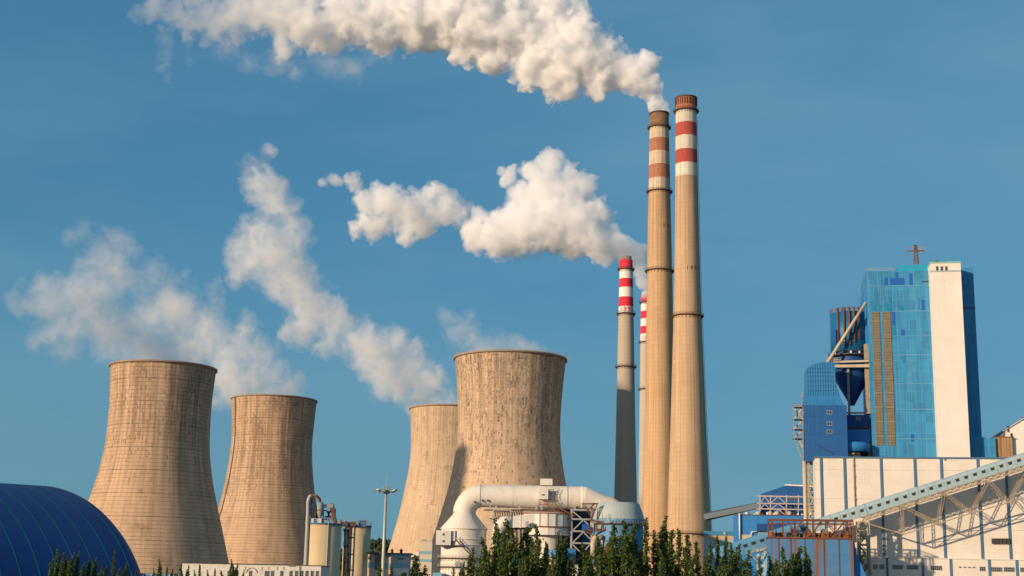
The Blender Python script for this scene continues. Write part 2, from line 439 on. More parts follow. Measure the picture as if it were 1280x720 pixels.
# ================================================================ chimneys
m_conc_ch = dict(rough=.88, var=.14, vscale=.06, streak_n=(.35, .012), streak_at=(.46, .68), bump=.3, seams=[('z', 2.4, .07, .2), ('a', 26, .06, .16)])
m_brown = (.26, .12, .07)
m_ringst = surf('rusty_platform', (.10, .06, .045), rough=.8, var=.3)
m_num_red = surf('faded_red_number', (.30, .07, .05), rough=.9, var=.2)
m_num_dark = surf('dark_red_number', (.17, .045, .035), rough=.9, var=.2)
m_num_new = surf('bright_red_number', (.55, .02, .05), rough=.8, var=.1)

def chimney(label, cx, cy, Y, pts, mat, rings, cap=None, group='striped chimneys', foot=None, liner=None):
    ax, pr = profile(cx, cy, Y, pts)
    (za, ra), (zb, rb) = pr[0], pr[1]
    pr = [(0, ra + max(0, (ra - rb) / (zb - za)) * za)] + pr
    t = Thing('chimney', label, 'chimney', (ax, Y, 0), group)
    tz, tr = pr[-1]
    sh = MB(); sh.lathe(ax, Y, pr + [(tz, tr - .5), (tz - 12, tr - .5)], 64)
    sh.disc(ax, Y, tz - 12, tr - .5, 64)
    t.part('shaft', sh, mat)
    def rad(z):
        for (z1, r1), (z2, r2) in zip(pr, pr[1:]):
            if z1 <= z <= z2: return r1 + (r2 - r1) * (z - z1) / (z2 - z1)
        return tr
    for py in rings:
        z = W(cx, py, Y).z; r = rad(z)
        p = MB(); p.lathe(ax, Y, [(z, r), (z, r + 1.25), (z + .3, r + 1.25), (z + .3, r)], 64)
        for k in range(24):
            a = 2 * math.pi * k / 24; s_, c_ = math.sin(a), -math.cos(a)
            p.bar((ax + s_ * (r + 1.1), Y + c_ * (r + 1.1), z), (ax + s_ * r, Y + c_ * r, z - 1.4), .16)
        pl = t.part('platform', p, m_ringst)
        q = MB()
        for k in range(36):
            a = 2 * math.pi * k / 36; a2 = 2 * math.pi * (k + 1) / 36
            P1 = Vector((ax + math.sin(a) * (r + 1.2), Y - math.cos(a) * (r + 1.2), z + .3)); P2 = Vector((ax + math.sin(a2) * (r + 1.2), Y - math.cos(a2) * (r + 1.2), z + .3))
            q.bar(P1, P1 + Vector((0, 0, 1.15)), .09)
            for h in (.6, 1.15): q.bar(P1 + Vector((0, 0, h)), P2 + Vector((0, 0, h)), .09)
        q.build('railing', m_ringst, pl, t.o)
    return t, ax, rad, tz, tr

def zpx(cx, py, Y): return W(cx, py, Y).z

def bands_for(cx, Y, rows): return [(zpx(cx, b, Y), zpx(cx, a, Y), col) for a, b, col in rows]

def number(t, ax, rad, cx, py, Y, txt, size, mat, yaw0, step, sx=.8, bold=.03, name='number'):
    z = zpx(cx, py, Y); r = rad(z)
    for i, ch in enumerate(txt):
        a = R(yaw0 + step * i)
        text_mesh(name, ch, size, mat, t.root, (math.sin(a) * (r + .06), -math.cos(a) * (r + .06), z), a, sx, bold)

WH, RD, BR = (.72, .66, .56), (.42, .045, .04), (.44, .16, .09)
# tall chimney in front
Yc = 700
t, ax, rad, tz, tr = chimney('tallest chimney, clean red and white bands, foot ring above the poplars', 857.5, 123, Yc,
    [(123, 13.2), (139, 13.0), (222, 14.0), (300, 15.2), (395, 17.3), (470, 20.0), (540, 22.4), (600, 25), (668, 27.8)],
    surf('chimney_concrete_tan', (.50, .345, .21), **m_conc_ch, streak=.6, soot=(150, 235, .4), panels=('a', 13, 7.2, .05), streak_col=(.22, .14, .09), band_fade=.15,
         bands=bands_for(857, Yc, [(120, 138.5, (.40, .13, .07)), (138.5, 155.5, WH), (155.5, 172, RD), (172, 189, WH), (189, 206, RD), (206, 222, WH)])),
    [140, 396, 668])
cp = MB()
for k in range(28):
    a = 2 * math.pi * k / 28; z1, z2 = zpx(857, 133, Yc), zpx(857, 125, Yc)
    s_, c_ = math.sin(a), -math.cos(a)
    cp.bar((ax + s_ * (tr + .05), Yc + c_ * (tr + .05), z1), (ax + s_ * (tr + .05), Yc + c_ * (tr + .05), z2), .55, .14)
t.part('cap_slot', cp, surf('cap_red', (.10, .02, .015), rough=.9, var=.3), label='row of dark red vertical slots round the chimney cap')
cr = MB(); cr.lathe(ax, Yc, [(tz - .5, tr), (tz - .5, tr + .35), (tz + .1, tr + .35), (tz + .1, tr - .5)], 64); t.part('cap_rim', cr, m_ringst)
for k in range(6):
    a = 2 * math.pi * (k + .4) / 6; x, y = ax + math.sin(a) * tr, Yc - math.cos(a) * tr
    rd = MB(); rd.bar((x, y, tz), (x, y, tz + 3.2), .09); t.part('lightning_rod', rd, m_rail)
number(t, ax, rad, 860, 338.5, Yc, '1977', 3.2, m_num_dark, -6, 18, .7, .05)
ct = MB(); a = R(72)
for z in range(8, int(tz) - 12, 2):
    for za, zb in ((z, z + 2),):
        for o_ in (-.03, .03):
            r1, r2 = rad(za) + .5, rad(zb) + .5
            ct.bar((ax + math.sin(a + o_) * r1, Yc - math.cos(a + o_) * r1, za), (ax + math.sin(a + o_) * r2, Yc - math.cos(a + o_) * r2, zb), .12)
    r1 = rad(z) + .5
    ct.bar((ax + math.sin(a - .03) * r1, Yc - math.cos(a - .03) * r1, z), (ax + math.sin(a + .03) * r1, Yc - math.cos(a + .03) * r1, z), .12)
t.part('ladder', ct, m_ringst)

Yc2 = 742
DW = (.70, .58, .42)
t, ax2, rad2, tz2, tr2 = chimney('steaming chimney with grimy faded brown and cream bands', 824, 142, Yc2,
    [(142, 11.8), (160, 12.0), (240, 13.6), (290, 14.7), (338, 15.6), (410, 16.8), (500, 18.2), (580, 20.5), (668, 23.5)],
    surf('chimney_concrete_ochre', (.52, .345, .195), **m_conc_ch, streak=.65, soot=(120, 235, .5), panels=('a', 13, 7.2, .05), streak_col=(.25, .13, .07), band_fade=.35,
         bands=bands_for(824, Yc2, [(138, 160.5, (.22, .115, .065)), (160.5, 175, DW), (175, 191, BR), (191, 207.5, DW), (207.5, 224.5, BR), (224.5, 239, (.66, .56, .44))])),
    [160.5, 240.5, 339.5, 670])
cr = MB(); cr.lathe(ax2, Yc2, [(tz2 - .8, tr2), (tz2 - .8, tr2 + .3), (tz2 + .1, tr2 + .3), (tz2 + .1, tr2 - .5)], 64); t.part('cap_rim', cr, m_ringst)
number(t, ax2, rad2, 824, 285.3, Yc2, '1983', 2.9, m_num_red, -8, 23, .75, .04)

Yc3 = 800
CW, CR_ = (.76, .72, .66), (.62, .02, .05)
t, ax3, rad3, tz3, tr3 = chimney('slim grey chimney with bright red and white bands and the year 1993', 782.7, 321, Yc3,
    [(321, 6.9), (325.4, 6.9), (325.5, 8.0), (337, 8.2), (391, 9.4), (430, 10.2), (520, 11.8), (628, 14.2)],
    surf('chimney_concrete_grey', (.42, .35, .28), **m_conc_ch, streak=.3, streak_col=(.2, .15, .1),
         bands=bands_for(782, Yc3, [(318, 325.5, (.24, .23, .2)), (325.5, 337, CR_), (337, 349, CW), (349, 360, CR_), (360, 372, CW), (372, 384, CR_), (384, 391.5, CW)])),
    [337.3, 393, 459.3])
number(t, ax3, rad3, 782, 388, Yc3, '1993', 3.7, m_num_new, -44, 30, 1.0, .06)
Yc4 = 1000
t, ax4, rad4, tz4, tr4 = chimney('farthest chimney, red and white, half hidden behind the grimy banded one', 808.2, 366, Yc4,
    [(366, 5.6), (368.4, 5.6), (368.5, 6.8), (379, 7), (420, 7.8), (520, 9.0), (640, 10.5)],
    surf('chimney_concrete_pale', (.45, .40, .33), **m_conc_ch, streak=.3, streak_col=(.2, .15, .1),
         bands=bands_for(808, Yc4, [(364, 368.5, (.55, .5, .42)), (368.5, 378.5, CR_), (378.5, 389.5, CW), (389.5, 399, CR_), (399, 408.5, CW), (408.5, 418, CR_), (418, 428, CW)])),
    [379, 428.3, 487])
number(t, ax4, rad4, 808, 423.2, Yc4, '1998', 3.6, m_num_new, -42, 28, 1.0, .06)
# an unseen chimney, added and shaped for its shadow on the tallest cooling tower
ps = Thing('chimney', 'unseen plain concrete chimney added far left of the blue dome for its shadow', 'chimney', (-311, 522, 0))
s_ = MB(); s_.lathe(-313, 522, [(0, 18), (60, 15), (120, 12), (162, 9.5), (162, 8.9), (150, 8.9)], 48); ps.part('shaft', s_, surf('chimney_concrete_plain', (.45, .36, .27), **m_conc_ch))
s_ = MB(); s_.lathe(-313, 522, [(150, 10.2), (150, 11.4), (150.3, 11.4), (150.3, 10.0)], 48); ps.part('platform', s_, m_ringst)

# ================================================================ coal dome
m_dome = surf('blue_roof_sheet', (.003, .040, .17), rough=.6, var=.2, vscale=.05, bump=.05, spec=.3)
m_stripe = surf('teal_roof_strip', (.008, .13, .17), rough=.6, var=.1)
dA = Vector((.75, .66, 0)); dB = Vector((.66, -.75, 0))
DW_, DH_ = 82.0, W(10, 603, 446).z
d_far = W(174, 716, 400); d_far.z = 0; d_far -= dB * DW_
DLEN, CAP = 104, 16
def dome_pt(s, a):
    """s along the axis (0 = start of the far cap, negative towards the near end), a round the section"""
    if s > 0: k = math.sqrt(max(0, 1 - (s / CAP) ** 2))
    elif s < -DLEN: k = math.sqrt(max(0, 1 - ((-DLEN - s) / CAP) ** 2))
    else: k = 1
    return d_far + dA * s + dB * (DW_ * k * math.cos(a)) + Vector((0, 0, DH_ * k * math.sin(a) ** 1.34))
ss = [-DLEN - CAP * math.sin(math.pi / 2 * i / 10) for i in range(10, 0, -1)] + [-DLEN * (1 - i / 16) for i in range(17)] + [CAP * math.sin(math.pi / 2 * i / 14) for i in range(1, 15)]
dm = MB(); NA = 48
dm.add([dome_pt(s, math.pi * j / NA) for s in ss for j in range(NA + 1)],
       [(i * (NA + 1) + j, i * (NA + 1) + j + 1, (i + 1) * (NA + 1) + j + 1, (i + 1) * (NA + 1) + j) for i in range(len(ss) - 1) for j in range(NA)], True)
td = Thing('storage_dome', 'deep blue storage dome with thin green arching stripes', 'dome', tuple(d_far - dA * 50))
td.part('roof', dm, m_dome)
for i in range(19):
    s0 = -5.5 * i - .2
    sb = MB(); vs = []; fs = []
    for j in range(NA + 1):
        a = math.pi * j / NA; nrm = (dB * math.cos(a) / DW_ + Vector((0, 0, math.sin(a) / DH_))).normalized() * .06
        for du in (-.2, .2): vs.append(dome_pt(s0 + du, a) + nrm)
    for j in range(NA): fs.append((2 * j, 2 * j + 1, 2 * j + 3, 2 * j + 2))
    sb.add(vs, fs, True); td.part('stripe', sb, m_stripe)

SITE_YAW[0] = R(-9.5)
before_site = set(C.objects)
# ================================================================ materials of the right-hand buildings
m_white = surf('white_cladding', (.68, .62, .545), panels=('u', 3.1, 2.1, .035), rough=.8, var=.1, vscale=.12, streak=.22, streak_col=(.42, .34, .25), streak_n=(.8, .04), streak_at=(.55, .8),
               stain=.2, stain_col=(.5, .42, .33), seams=[('z', 1.05, .05, .16), ('z', 8.4, .012, .5)], bump=.1)
m_white2 = surf('white_stair_cladding', (.72, .67, .60), panels=('u', 3.3, 2.6, .03), rough=.8, var=.07, vscale=.1, streak=.15, streak_col=(.6, .5, .38), streak_n=(.5, .03), seams=[('z', 2.6, .03, .1)], bump=.08)
m_pil = surf('blue_pilaster', (.06, .145, .25), rough=.6, var=.15, streak=.3, streak_col=(.12, .2, .3))
m_teal = surf('teal_sheet', panels=('u', 1.8, 3.3, .16), col=(.020, .20, .41), rough=.6, var=.16, vscale=.2, streak=.5, streak_col=(.10, .33, .47), streak_n=(1.6, .035), streak_at=(.44, .66),
              stain=.35, stain_col=(.02, .22, .47), stain_s=.12, seams=[('u', .9, .12, .10), ('z', 3.3, .05, -.25), ('z', 1.1, .06, .10)], bump=.2)
m_teal_band = surf('teal_upper_sheet', (.01, .30, .46), rough=.6, var=.08, seams=[('u', .9, .12, .1)])
m_blue = surf('blue_sheet', (.006, .085, .27), rough=.55, var=.12, vscale=.2, streak=.3, streak_col=(.02, .16, .42), streak_n=(1.5, .04), seams=[('u', 1.0, .12, .18), ('z', 5.5, .03, .35)], bump=.2)
m_blue2 = surf('dark_blue_sheet', (.004, .055, .21), rough=.6, var=.12, seams=[('u', 1.0, .12, .2)], bump=.2)
m_blue3 = surf('bright_blue_sheet', (.02, .19, .50), rough=.55, var=.1, vscale=.2, streak=.25, streak_col=(.05, .26, .5), seams=[('u', .9, .12, .15), ('z', 6, .02, .3)], bump=.2)
m_cob = surf('cobalt_patch', (.008, .10, .40), rough=.5, var=.1, seams=[('u', .6, .12, .2)])
m_teal_d = surf('teal_patch', (.008, .19, .36), rough=.5, var=.15)
m_louv = surf('louvre_grating', (.20, .17, .115), rough=.85, var=.3, vscale=.6, seams=[('z', .9, .22, .5), ('u', .55, .2, .45), ('z', 4.6, .05, -.6)], streak=.3)
m_beam = surf('cream_steel', (.50, .42, .30), rough=.7, var=.15, vscale=.6, streak=.4, streak_col=(.2, .1, .05))
m_beam2 = surf('weathered_steel', (.33, .26, .18), rough=.75, var=.25, vscale=.8, stain=.6, stain_col=(.14, .07, .04), stain_s=.6)
m_rust = surf('rusty_steel', (.15, .055, .035), rough=.85, var=.35, vscale=.8, stain=.5, stain_col=(.07, .03, .02), stain_s=.7)
m_rusto = surf('orange_rust', (.24, .085, .035), rough=.9, var=.35, vscale=1.2, stain=.5, stain_col=(.08, .03, .02), stain_s=1.1)
m_rustsheet = surf('rusty_sheet', (.36, .24, .13), rough=.85, var=.15, streak=.9, streak_col=(.22, .07, .03), streak_n=(1.5, .08), streak_at=(.45, .62), seams=[('u', .8, .12, .25)])
m_gal = surf('pale_blue_gallery', (.30, .42, .47), rough=.6, var=.12, vscale=.3, streak=.45, streak_col=(.40, .42, .36), streak_n=(.7, .15), stain=.3, stain_col=(.2, .34, .42), seams=[('u', 2.7, .05, .3)], bump=.2)
m_gal2 = surf('mid_blue_gallery', (.10, .30, .48), rough=.6, var=.15, vscale=.3, streak=.4, streak_col=(.3, .38, .4), streak_n=(.7, .15), seams=[('u', 2.7, .05, .3)], bump=.2)
m_glass = surf('dark_glass', (.025, .03, .035), rough=.25, var=.3, vscale=2, spec=.8, bump=0)
m_frame = surf('window_frame', (.30, .30, .28), rough=.7)
m_fgrn = surf('pale_green_trim', (.20, .45, .42), rough=.7, var=.15)
m_bunk = surf('streaked_blue_sheet', (.045, .18, .38), rough=.65, var=.1, vscale=.3, streak=1.0, streak_col=(.17, .085, .05), streak_n=(.75, .02), streak_at=(.48, .62),
              seams=[('u', 1.1, .10, .15), ('z', 5.6, .02, .35)], stain=.25, stain_col=(.15, .22, .3), stain_s=.2)
m_tan = surf('tan_panel', (.50, .36, .20), rough=.8, var=.12, seams=[('u', .8, .1, .2)])

def pwin(T_, x0, y0, x1, y1, Y, nx=2, ny=1, parent=None, glass=None, fr=None, name='window', prou=.06):
    """a window: frame part with its glass below it in the tree; the frame stands proud of the wall at depth Y"""
    ym, xm = (y0 + y1) / 2, (x0 + x1) / 2
    X0, X1 = W(x0, ym, Y).x, W(x1, ym, Y).x; Z0, Z1 = W(xm, y1, Y).z, W(xm, y0, Y).z
    f = MB(); th = min(.14, (X1 - X0) * .12)
    f.box(X0, X0 + th, Y - prou, Y + .02, Z0, Z1); f.box(X1 - th, X1, Y - prou, Y + .02, Z0, Z1)
    f.box(X0 + th, X1 - th, Y - prou, Y + .02, Z0, Z0 + th); f.box(X0 + th, X1 - th, Y - prou, Y + .02, Z1 - th, Z1)
    for i in range(1, nx):
        x = X0 + (X1 - X0) * i / nx; f.box(x - th * .35, x + th * .35, Y - prou * .8, Y + .02, Z0 + th, Z1 - th)
    for i in range(1, ny):
        z = Z0 + (Z1 - Z0) * i / ny; f.box(X0 + th, X1 - th, Y - prou * .75, Y + .02, z - th * .3, z + th * .3)
    w = T_.part(name, f, fr or m_frame, parent)
    gl = MB(); gl.box(X0 + th * .5, X1 - th * .5, Y - prou * .5, Y - .002, Z0 + th * .5, Z1 - th * .5)
    gl.build('pane', glass or m_glass, w, T_.o)
    return w

# ---------------------------------------------------------------- white turbine hall
YH = 400
X0, X1 = W(1020.7, 640, YH).x, W(1420, 640, YH).x
zt, zb = W(1110, 571, YH).z, 0
z_an = W(1180, 698, YH).z
T = Thing('turbine_hall', 'long white hall with blue pilasters behind the sloping conveyor', 'building', (X0, YH, 0))
w_ = MB(); w_.box(X0, X1, YH, YH + 13, 0, zt - .5)
hall_wall = T.part('wall', w_, m_white)
w_ = MB(); w_.box(X0 - .2, X1, YH - .25, YH + 13.2, zt - .498, zt); T.part('roof_edge', w_, m_pil)
for xt, yt_, xb, yb_ in ((1026.6, 600, 1028, 660), (1056, 600, 1057, 640), (1101.7, 600, 1106, 690), (1144, 600, 1150, 690), (1177, 600, 1183, 690), (1223, 600, 1229, 690), (1258, 600, 1262, 690), (1312, 640, 1312, 640), (1352, 640, 1352, 640)):
    x = W(xt, yt_, YH).x
    p = MB(); p.box(x - .32, x + .32, YH - .35, YH + .02, z_an + .01, zt - .5); T.part('pilaster', p, m_pil)
x = W(1068, 610, YH).x
p = MB(); p.tube([(x, YH - .35, z_an + 12), (x, YH - .35, zt - .3)], .16, 8)
for k in range(6): p.box(x - .3, x + .3, YH - .5, YH - .01, z_an + 13 + k * 3.3, z_an + 13.3 + k * 3.3)
T.part('rain_pipe', p, m_beam2)
# hooded vents in a row
for i in range(5):
    xx = 1240 + i * 4.6
    v = MB(); v.pbox(xx, 673, xx + 3.8, 679.5, YH - .9, .9); c = T.part('vent', v, m_dark, label='dark hooded wall vent with a streak below it')
v = MB(); v.pbox(1224.6, 665.6, 1226.4, 668.4, YH - .2, .2); T.part('vent', v, m_dark, label='tiny dark wall vent')
v = MB(); v.pbox(1180.5, 574, 1183, 575.6, YH - .12, .12); T.part('vent', v, m_rust, label='small rusty wall bracket')
# lower annexe along the hall's foot
YA = 398.2
w_ = MB(); w_.box(W(1078, 700, YA).x, X1, YA, YH - .01, 0, z_an - .12); T.part('annexe', w_, m_white)
w_ = MB(); w_.box(W(1078, 700, YA).x - .1, X1, YA - .15, YH - .01, z_an - .118, z_an); T.part('annexe_roof', w_, m_white2)
for xt in (1109, 1153.5, 1188.5, 1236.5, 1271, 1320, 1360):
    x = W(xt, 708, YA).x; p = MB(); p.box(x - .32, x + .32, YA - .25, YA + .01, 0, z_an - .118); T.part('pilaster', p, m_pil)
for a, b, c, d, nx in ((1082, 705.5, 1085, 711.5, 1), (1091, 705.5, 1097.5, 711.5, 4), (1099, 705.5, 1105.5, 711.5, 4), (1115, 706, 1129, 711.8, 6), (1133.3, 706.3, 1147.8, 712, 6), (1163.3, 707, 1177.7, 713, 6),
                       (1198.3, 708.2, 1202, 710, 2), (1204.3, 708.2, 1208, 710, 2), (1210, 708.3, 1213.7, 710.1, 2), (1215.7, 708.4, 1219.4, 710.2, 2), (1224.3, 708.2, 1232, 714, 3),
                       (1238.6, 708.8, 1253, 714.8, 6), (1254.5, 708.9, 1268.5, 715, 6), (1275, 709.4, 1290, 715.4, 6)):
    pwin(T, a, b, c, d, YA, nx, 2 if d - b > 3 else 1)

# ---------------------------------------------------------------- boiler house
YB = 432
T = Thing('boiler_house', 'tall teal boiler house with white stair tower and two louvred strips', 'building', (W(1140, 640, YB).x, YB, 0))
bx0, bx1 = W(1087, 460, YB).x, W(1170, 460, YB).x
zB = W(1120, 338.5, YB).z
w_ = MB(); w_.box(bx0, bx1, YB, YB + 20, 0, zB); T.part('wall', w_, m_teal)
# narrow bay set back at the left
w_ = MB(); w_.box(W(1083.2, 460, YB + 4).x, bx0 - .01, YB + 4, YB + 19, 20, W(1080, 358, YB).z); T.part('side_bay', w_, m_blue3)
w_ = MB(); w_.box(W(1123, 330, YB).x, W(1163, 330, YB).x, YB + 1.2, YB + 18, zB + .01, W(1140, 330, YB).z); T.part('roof_house', w_, m_teal_band)
# roof railing
w_ = MB(); zr = zB
for i in range(26):
    x = bx0 + (W(1118, 338, YB).x - bx0) * i / 25; w_.box(x - .04, x + .04, YB + .2, YB + .28, zr, zr + 1.1)
w_.box(bx0, W(1118, 338, YB).x, YB + .2, YB + .28, zr + 1.1, zr + 1.17); T.part('roof_railing', w_, m_rail)
for (a, b, c, d) in ((1089.0, 390, 1098.8, 556.5), (1102.4, 390, 1113.2, 556.5)):
    x0, x1 = W((a + c) / 2 - 4.7, 473, YB).x, W((a + c) / 2 + 4.7, 473, YB).x
    x0, x1 = W(a + 3.6, 473, YB).x, W(c + 3.2, 473, YB).x
    p = MB(); p.box(x0, x1, YB - .18, YB - .003, W(a, d, YB).z, W(a, b, YB).z); T.part('louvre_strip', p, m_louv)
for (a, b, c, d, mm, lb) in ((1105.6, 347, 1110, 356.8, m_cob, 0), (1112.8, 347.5, 1130.5, 356, m_cob, 0), (1119.5, 340, 1123, 347, m_cob, 0), (1136.6, 341.5, 1140.8, 356, m_cob, 0), (1101.5, 349, 1104, 357, m_teal_d, 0),
                             (1091, 381, 1094.2, 388.5, m_teal_d, 0), (1098.3, 381, 1102, 389, m_teal_d, 0), (1107, 379, 1115, 388.5, m_teal_d, 0), (1110.8, 371, 1114, 379, m_teal_d, 0), (1125, 383, 1130, 388, m_teal_d, 0),
                             (1152, 374.5, 1156, 387.5, m_cob, 0), (1148, 373, 1149.5, 387, m_teal_d, 0), (1115, 389, 1119, 406.5, m_cob, 0), (1114, 407, 1119.5, 420, m_teal_d, 0),
                             (1126, 411.7, 1131, 420, m_cob, 0), (1128.3, 444, 1132.3, 453, m_teal_d, 0), (1138.5, 543, 1143, 552, m_cob, 0), (1152, 351, 1161, 352.6, m_dark, 0), (1096.8, 365, 1098, 381, m_teal_d, 0)):
    p = MB(); p.pbox(a, b, c, d, YB - .05, .047); T.part('cladding_patch', p, mm)
for yy in (357.5, 389.3, 420.3, 444, 480, 512, 549):
    p = MB(); z = W(1140, yy, YB).z; p.box(bx0 + (0 if yy < 380 else W(1116, 400, YB).x - bx0), bx1, YB - .07, YB - .003, z, z + .22); T.part('flashing', p, m_gal2)
# white stair tower in front of the boiler house
YS = 427.2
sx0, sx1 = W(1168.3, 450, YS).x, W(1206.8, 450, YS).x; zS = W(1181, 329, YS).z
w_ = MB(); w_.box(sx0, sx1, YS, YB + 16, 0, zS); st = T.part('stair_tower', w_, m_white2, label='white stair tower with three small windows at its top')
w_ = MB(); w_.box(sx0 - .15, sx1 + .15, YS - .15, YB + 16.1, zS + .003, zS + .5); w_.build('coping', m_fgrn, st, T.o)
z = W(1181, 340, YS).z; w_ = MB(); w_.box(sx0 - .03, sx1 + .03, YS - .04, YS + .4, z, z + .55); w_.build('trim_band', m_gal, st, T.o)
for a in (1169.8, 1175.6, 1181.2): pwin(T, a, 332.8, a + 3.4, 338.8, YS, 1, 2, st)
# faint ghost of removed lettering
m_ghost = surf('ghost_mark', (.675, .61, .53), rough=.8, var=.03)
gh = MB()
for (cx_, cy_, rr) in ((1174.0, 350.5, 5.4), (1174.0, 350.5, 3.0), (1187.3, 350.2, 4.2)):
    c = W(cx_, cy_, YS); r1 = rr * .242; k0 = len(gh.v); vs = []
    for j in range(28):
        a = 2 * math.pi * j / 28
        for r2 in (r1 - .13, r1 + .13): vs.append((c.x + math.cos(a) * r2, YS - .004, c.z + math.sin(a) * r2))
    gh.add(vs, [(2 * j, 2 * j + 1, (2 * j + 3) % 56, (2 * j + 2) % 56) for j in range(28)])
gh.pbox(1180, 341.5, 1181.6, 366, YS - .004, .001)
gh.build('faded_emblem', m_ghost, st, T.o)
# dark teal wing right of the stair tower
w_ = MB(); w_.box(W(1196, 450, YB + 5).x, W(1222.3, 450, YB + 5).x, YB + 5, YB + 19, 0, W(1208, 334.5, YB + 5).z); T.part('wing', w_, m_teal)
z = W(1208, 385.7, YB + 5).z; w_ = MB(); w_.box(sx1, W(1222.6, 450, YB + 5).x, YB + 4.93, YB + 4.998, z, z + .35); T.part('flashing', w_, m_dark)
w_ = MB(); w_.box(W(1200, 560, YB + 1).x, W(1244.8, 560, YB + 1).x, YB + 1, YB + 18, 0, W(1230, 547, YB + 1).z); T.part('low_wing', w_, m_teal)
w_ = MB(); w_.box(W(1229, 546, YB + 1).x, W(1236, 546, YB + 1).x, YB + 2, YB + 4, W(1230, 547, YB + 1).z + .003, W(1230, 546, YB + 1).z); T.part('roof_hatch', w_, m_beam)
# rooftop odds and ends
w_ = MB(); zz = zS + .5
w_.box(sx0 + 1.5, sx0 + 2.8, YS + 1, YS + 2, zz + .35, zz + .6); w_.box(sx0 + 1.6, sx0 + 1.7, YS + 1, YS + 1.1, zz, zz + .36); w_.box(sx0 + 2.6, sx0 + 2.7, YS + 1, YS + 1.1, zz, zz + .36)
T.part('roof_bench', w_, m_rust)
w_ = MB(); w_.box(sx0 + 4, sx0 + 5.3, YS + 1, YS + 2.5, zz, zz + .4); T.part('roof_box', w_, m_rust)
# roof mast with cross arms
mx, zr = W(1145.4, 330, YB + 12).x, W(1145, 330, YB + 12).z
mt = Thing('roof_mast', 'lattice mast with cross arms on the boiler house roof', 'mast', (mx, YB + 12, zr))
h = W(1145, 309.5, YB + 12).z - zr
b = MB()
for sx in (-1, 1):
    for sy in (-1, 1): b.bar((mx + sx * .75, YB + 12 + sy * .75, zr - .1), (mx + sx * .42, YB + 12 + sy * .42, zr + h), .14)
for k in range(5):
    z1, z2 = zr + h * k / 5, zr + h * (k + 1) / 5
    for s_ in (-1, 1):
        b.bar((mx - .6, YB + 12 + s_ * .6, z1), (mx + .6, YB + 12 + s_ * .6, z2), .1); b.bar((mx + .6, YB + 12 + s_ * .6, z1), (mx - .6, YB + 12 + s_ * .6, z2), .1)
mt.part('lattice', b, m_rust)
b = MB(); b.box(mx - 2.9, mx + 2.9, YB + 11.4, YB + 12.6, zr + h * .80, zr + h * .83); b.box(mx - 2.9, mx + 2.9, YB + 11.3, YB + 11.4, zr + h, zr + h + .1)
for i in range(9): x = mx - 2.85 + i * .712; b.box(x, x + .08, YB + 11.3, YB + 11.4, zr + h * .8, zr + h)
b.bar((mx - 2.6, YB + 12, zr + h * .8), (mx - .4, YB + 12, zr + h * .62), .12); b.bar((mx + 2.6, YB + 12, zr + h * .8), (mx + .4, YB + 12, zr + h * .62), .12)
mt.part('cross_arm', b, m_beam2)
b = MB(); b.box(mx - .5, mx + .5, YB + 11.5, YB + 12.5, zr + h * .85, zr + h * 1.15); mt.part('beacon_box', b, m_dark)

# ---------------------------------------------------------------- rusty box and pale house behind, far right
b = MB(); b.pbox(1244.9, 546.5, 1266.5, 600, YB + 2, 9)
o = W(1255, 560, YB + 2)
t2 = Thing('rusty_hut', 'rust-stained tan sheet hut beside the teal boiler house', 'hut', (o.x, YB + 2, 0)); t2.part('wall', b, m_rustsheet)
b = MB(); b.pbox(1244.5, 545.7, 1267.2, 546.48, YB + 1.8, 9.4); t2.part('roof', b, m_rust)
YP = YB + 3.5
ph = Thing('pale_building', 'pale building with sloping roof at the right edge above the conveyor', 'building', (W(1290, 560, YP).x, YP, 0))
b = MB(); b.pprism([(1259, 548), (1259, 536.5), (1281, 523.5), (1304, 509.5), (1352, 536), (1352, 640), (1259, 640)], YP, 30); ph.part('wall', b, m_white2)
b = MB(); b.pprism([(1257.8, 537), (1281, 522.6), (1304, 509.0), (1353, 536), (1353, 534.5), (1304, 507.5), (1281, 521.2), (1257.8, 535.8)], YP - .5, 31); ph.part('roof', b, surf('roof_edge_pale', (.5, .46, .4)))
b = MB(); b.pprism([(1244.5, 548), (1259, 537.5), (1259, 548)], YP + 3, 20); ph.part('lean_to', b, surf('slate_grey', (.12, .13, .15), seams=[('z', .6, .2, .3)]))
pwin(ph, 1262.8, 541.5, 1266.3, 546.8, YP, 1, 1)
b = MB(); b.pbar((1260, 540), (1260, 532.5), YP - .3, .3); b.pbox(1258.8, 532.2, 1261.4, 534.5, YP - .6, .6); ph.part('roof_light', b, m_dark)
b = MB(); b.pbox(1277.8, 521.4, 1282, 524, YP - .4, .8); ph.part('gutter_head', b, m_rust)

# ---------------------------------------------------------------- hopper house (cylinder with cone) left of the boiler house
YQ = 441
T = Thing('coal_hopper', 'round blue hopper with a cone below and rusty pipes down its side', 'hopper', (W(1062, 450, YQ).x, YQ, 20))
hx = W(1063.5, 450, YQ).x; hr = M(23.5, YQ) * 1.0
zt_, zm_, zc_ = W(1060, 393, YQ).z, W(1060, 446, YQ).z, W(1060, 507, YQ).z
m_hop = surf('hopper_blue', (.006, .12, .27), rough=.5, var=.15, vscale=.2, streak=.35, streak_col=(.03, .2, .36), seams=[('a', 22, .1, .3)], bump=.2)
b = MB(); b.lathe(hx, YQ, [(zt_, hr - .6), (zt_, hr), (zm_ + 1, hr), (zm_ + 1, hr - 1)], 40); b.disc(hx, YQ, zt_ - .01, hr - .5, 40); T.part('drum', b, m_hop)
b = MB(); b.lathe(hx, YQ, [(zm_ - 3.2, hr - .5), (zm_ + 1.02, hr - .5)], 40); b.lathe(hx, YQ, [(zc_, .7), (zm_ - 8, hr - 1.2), (zm_ - 3.2, hr - .5)], 40)
T.part('cone', b, m_blue2)
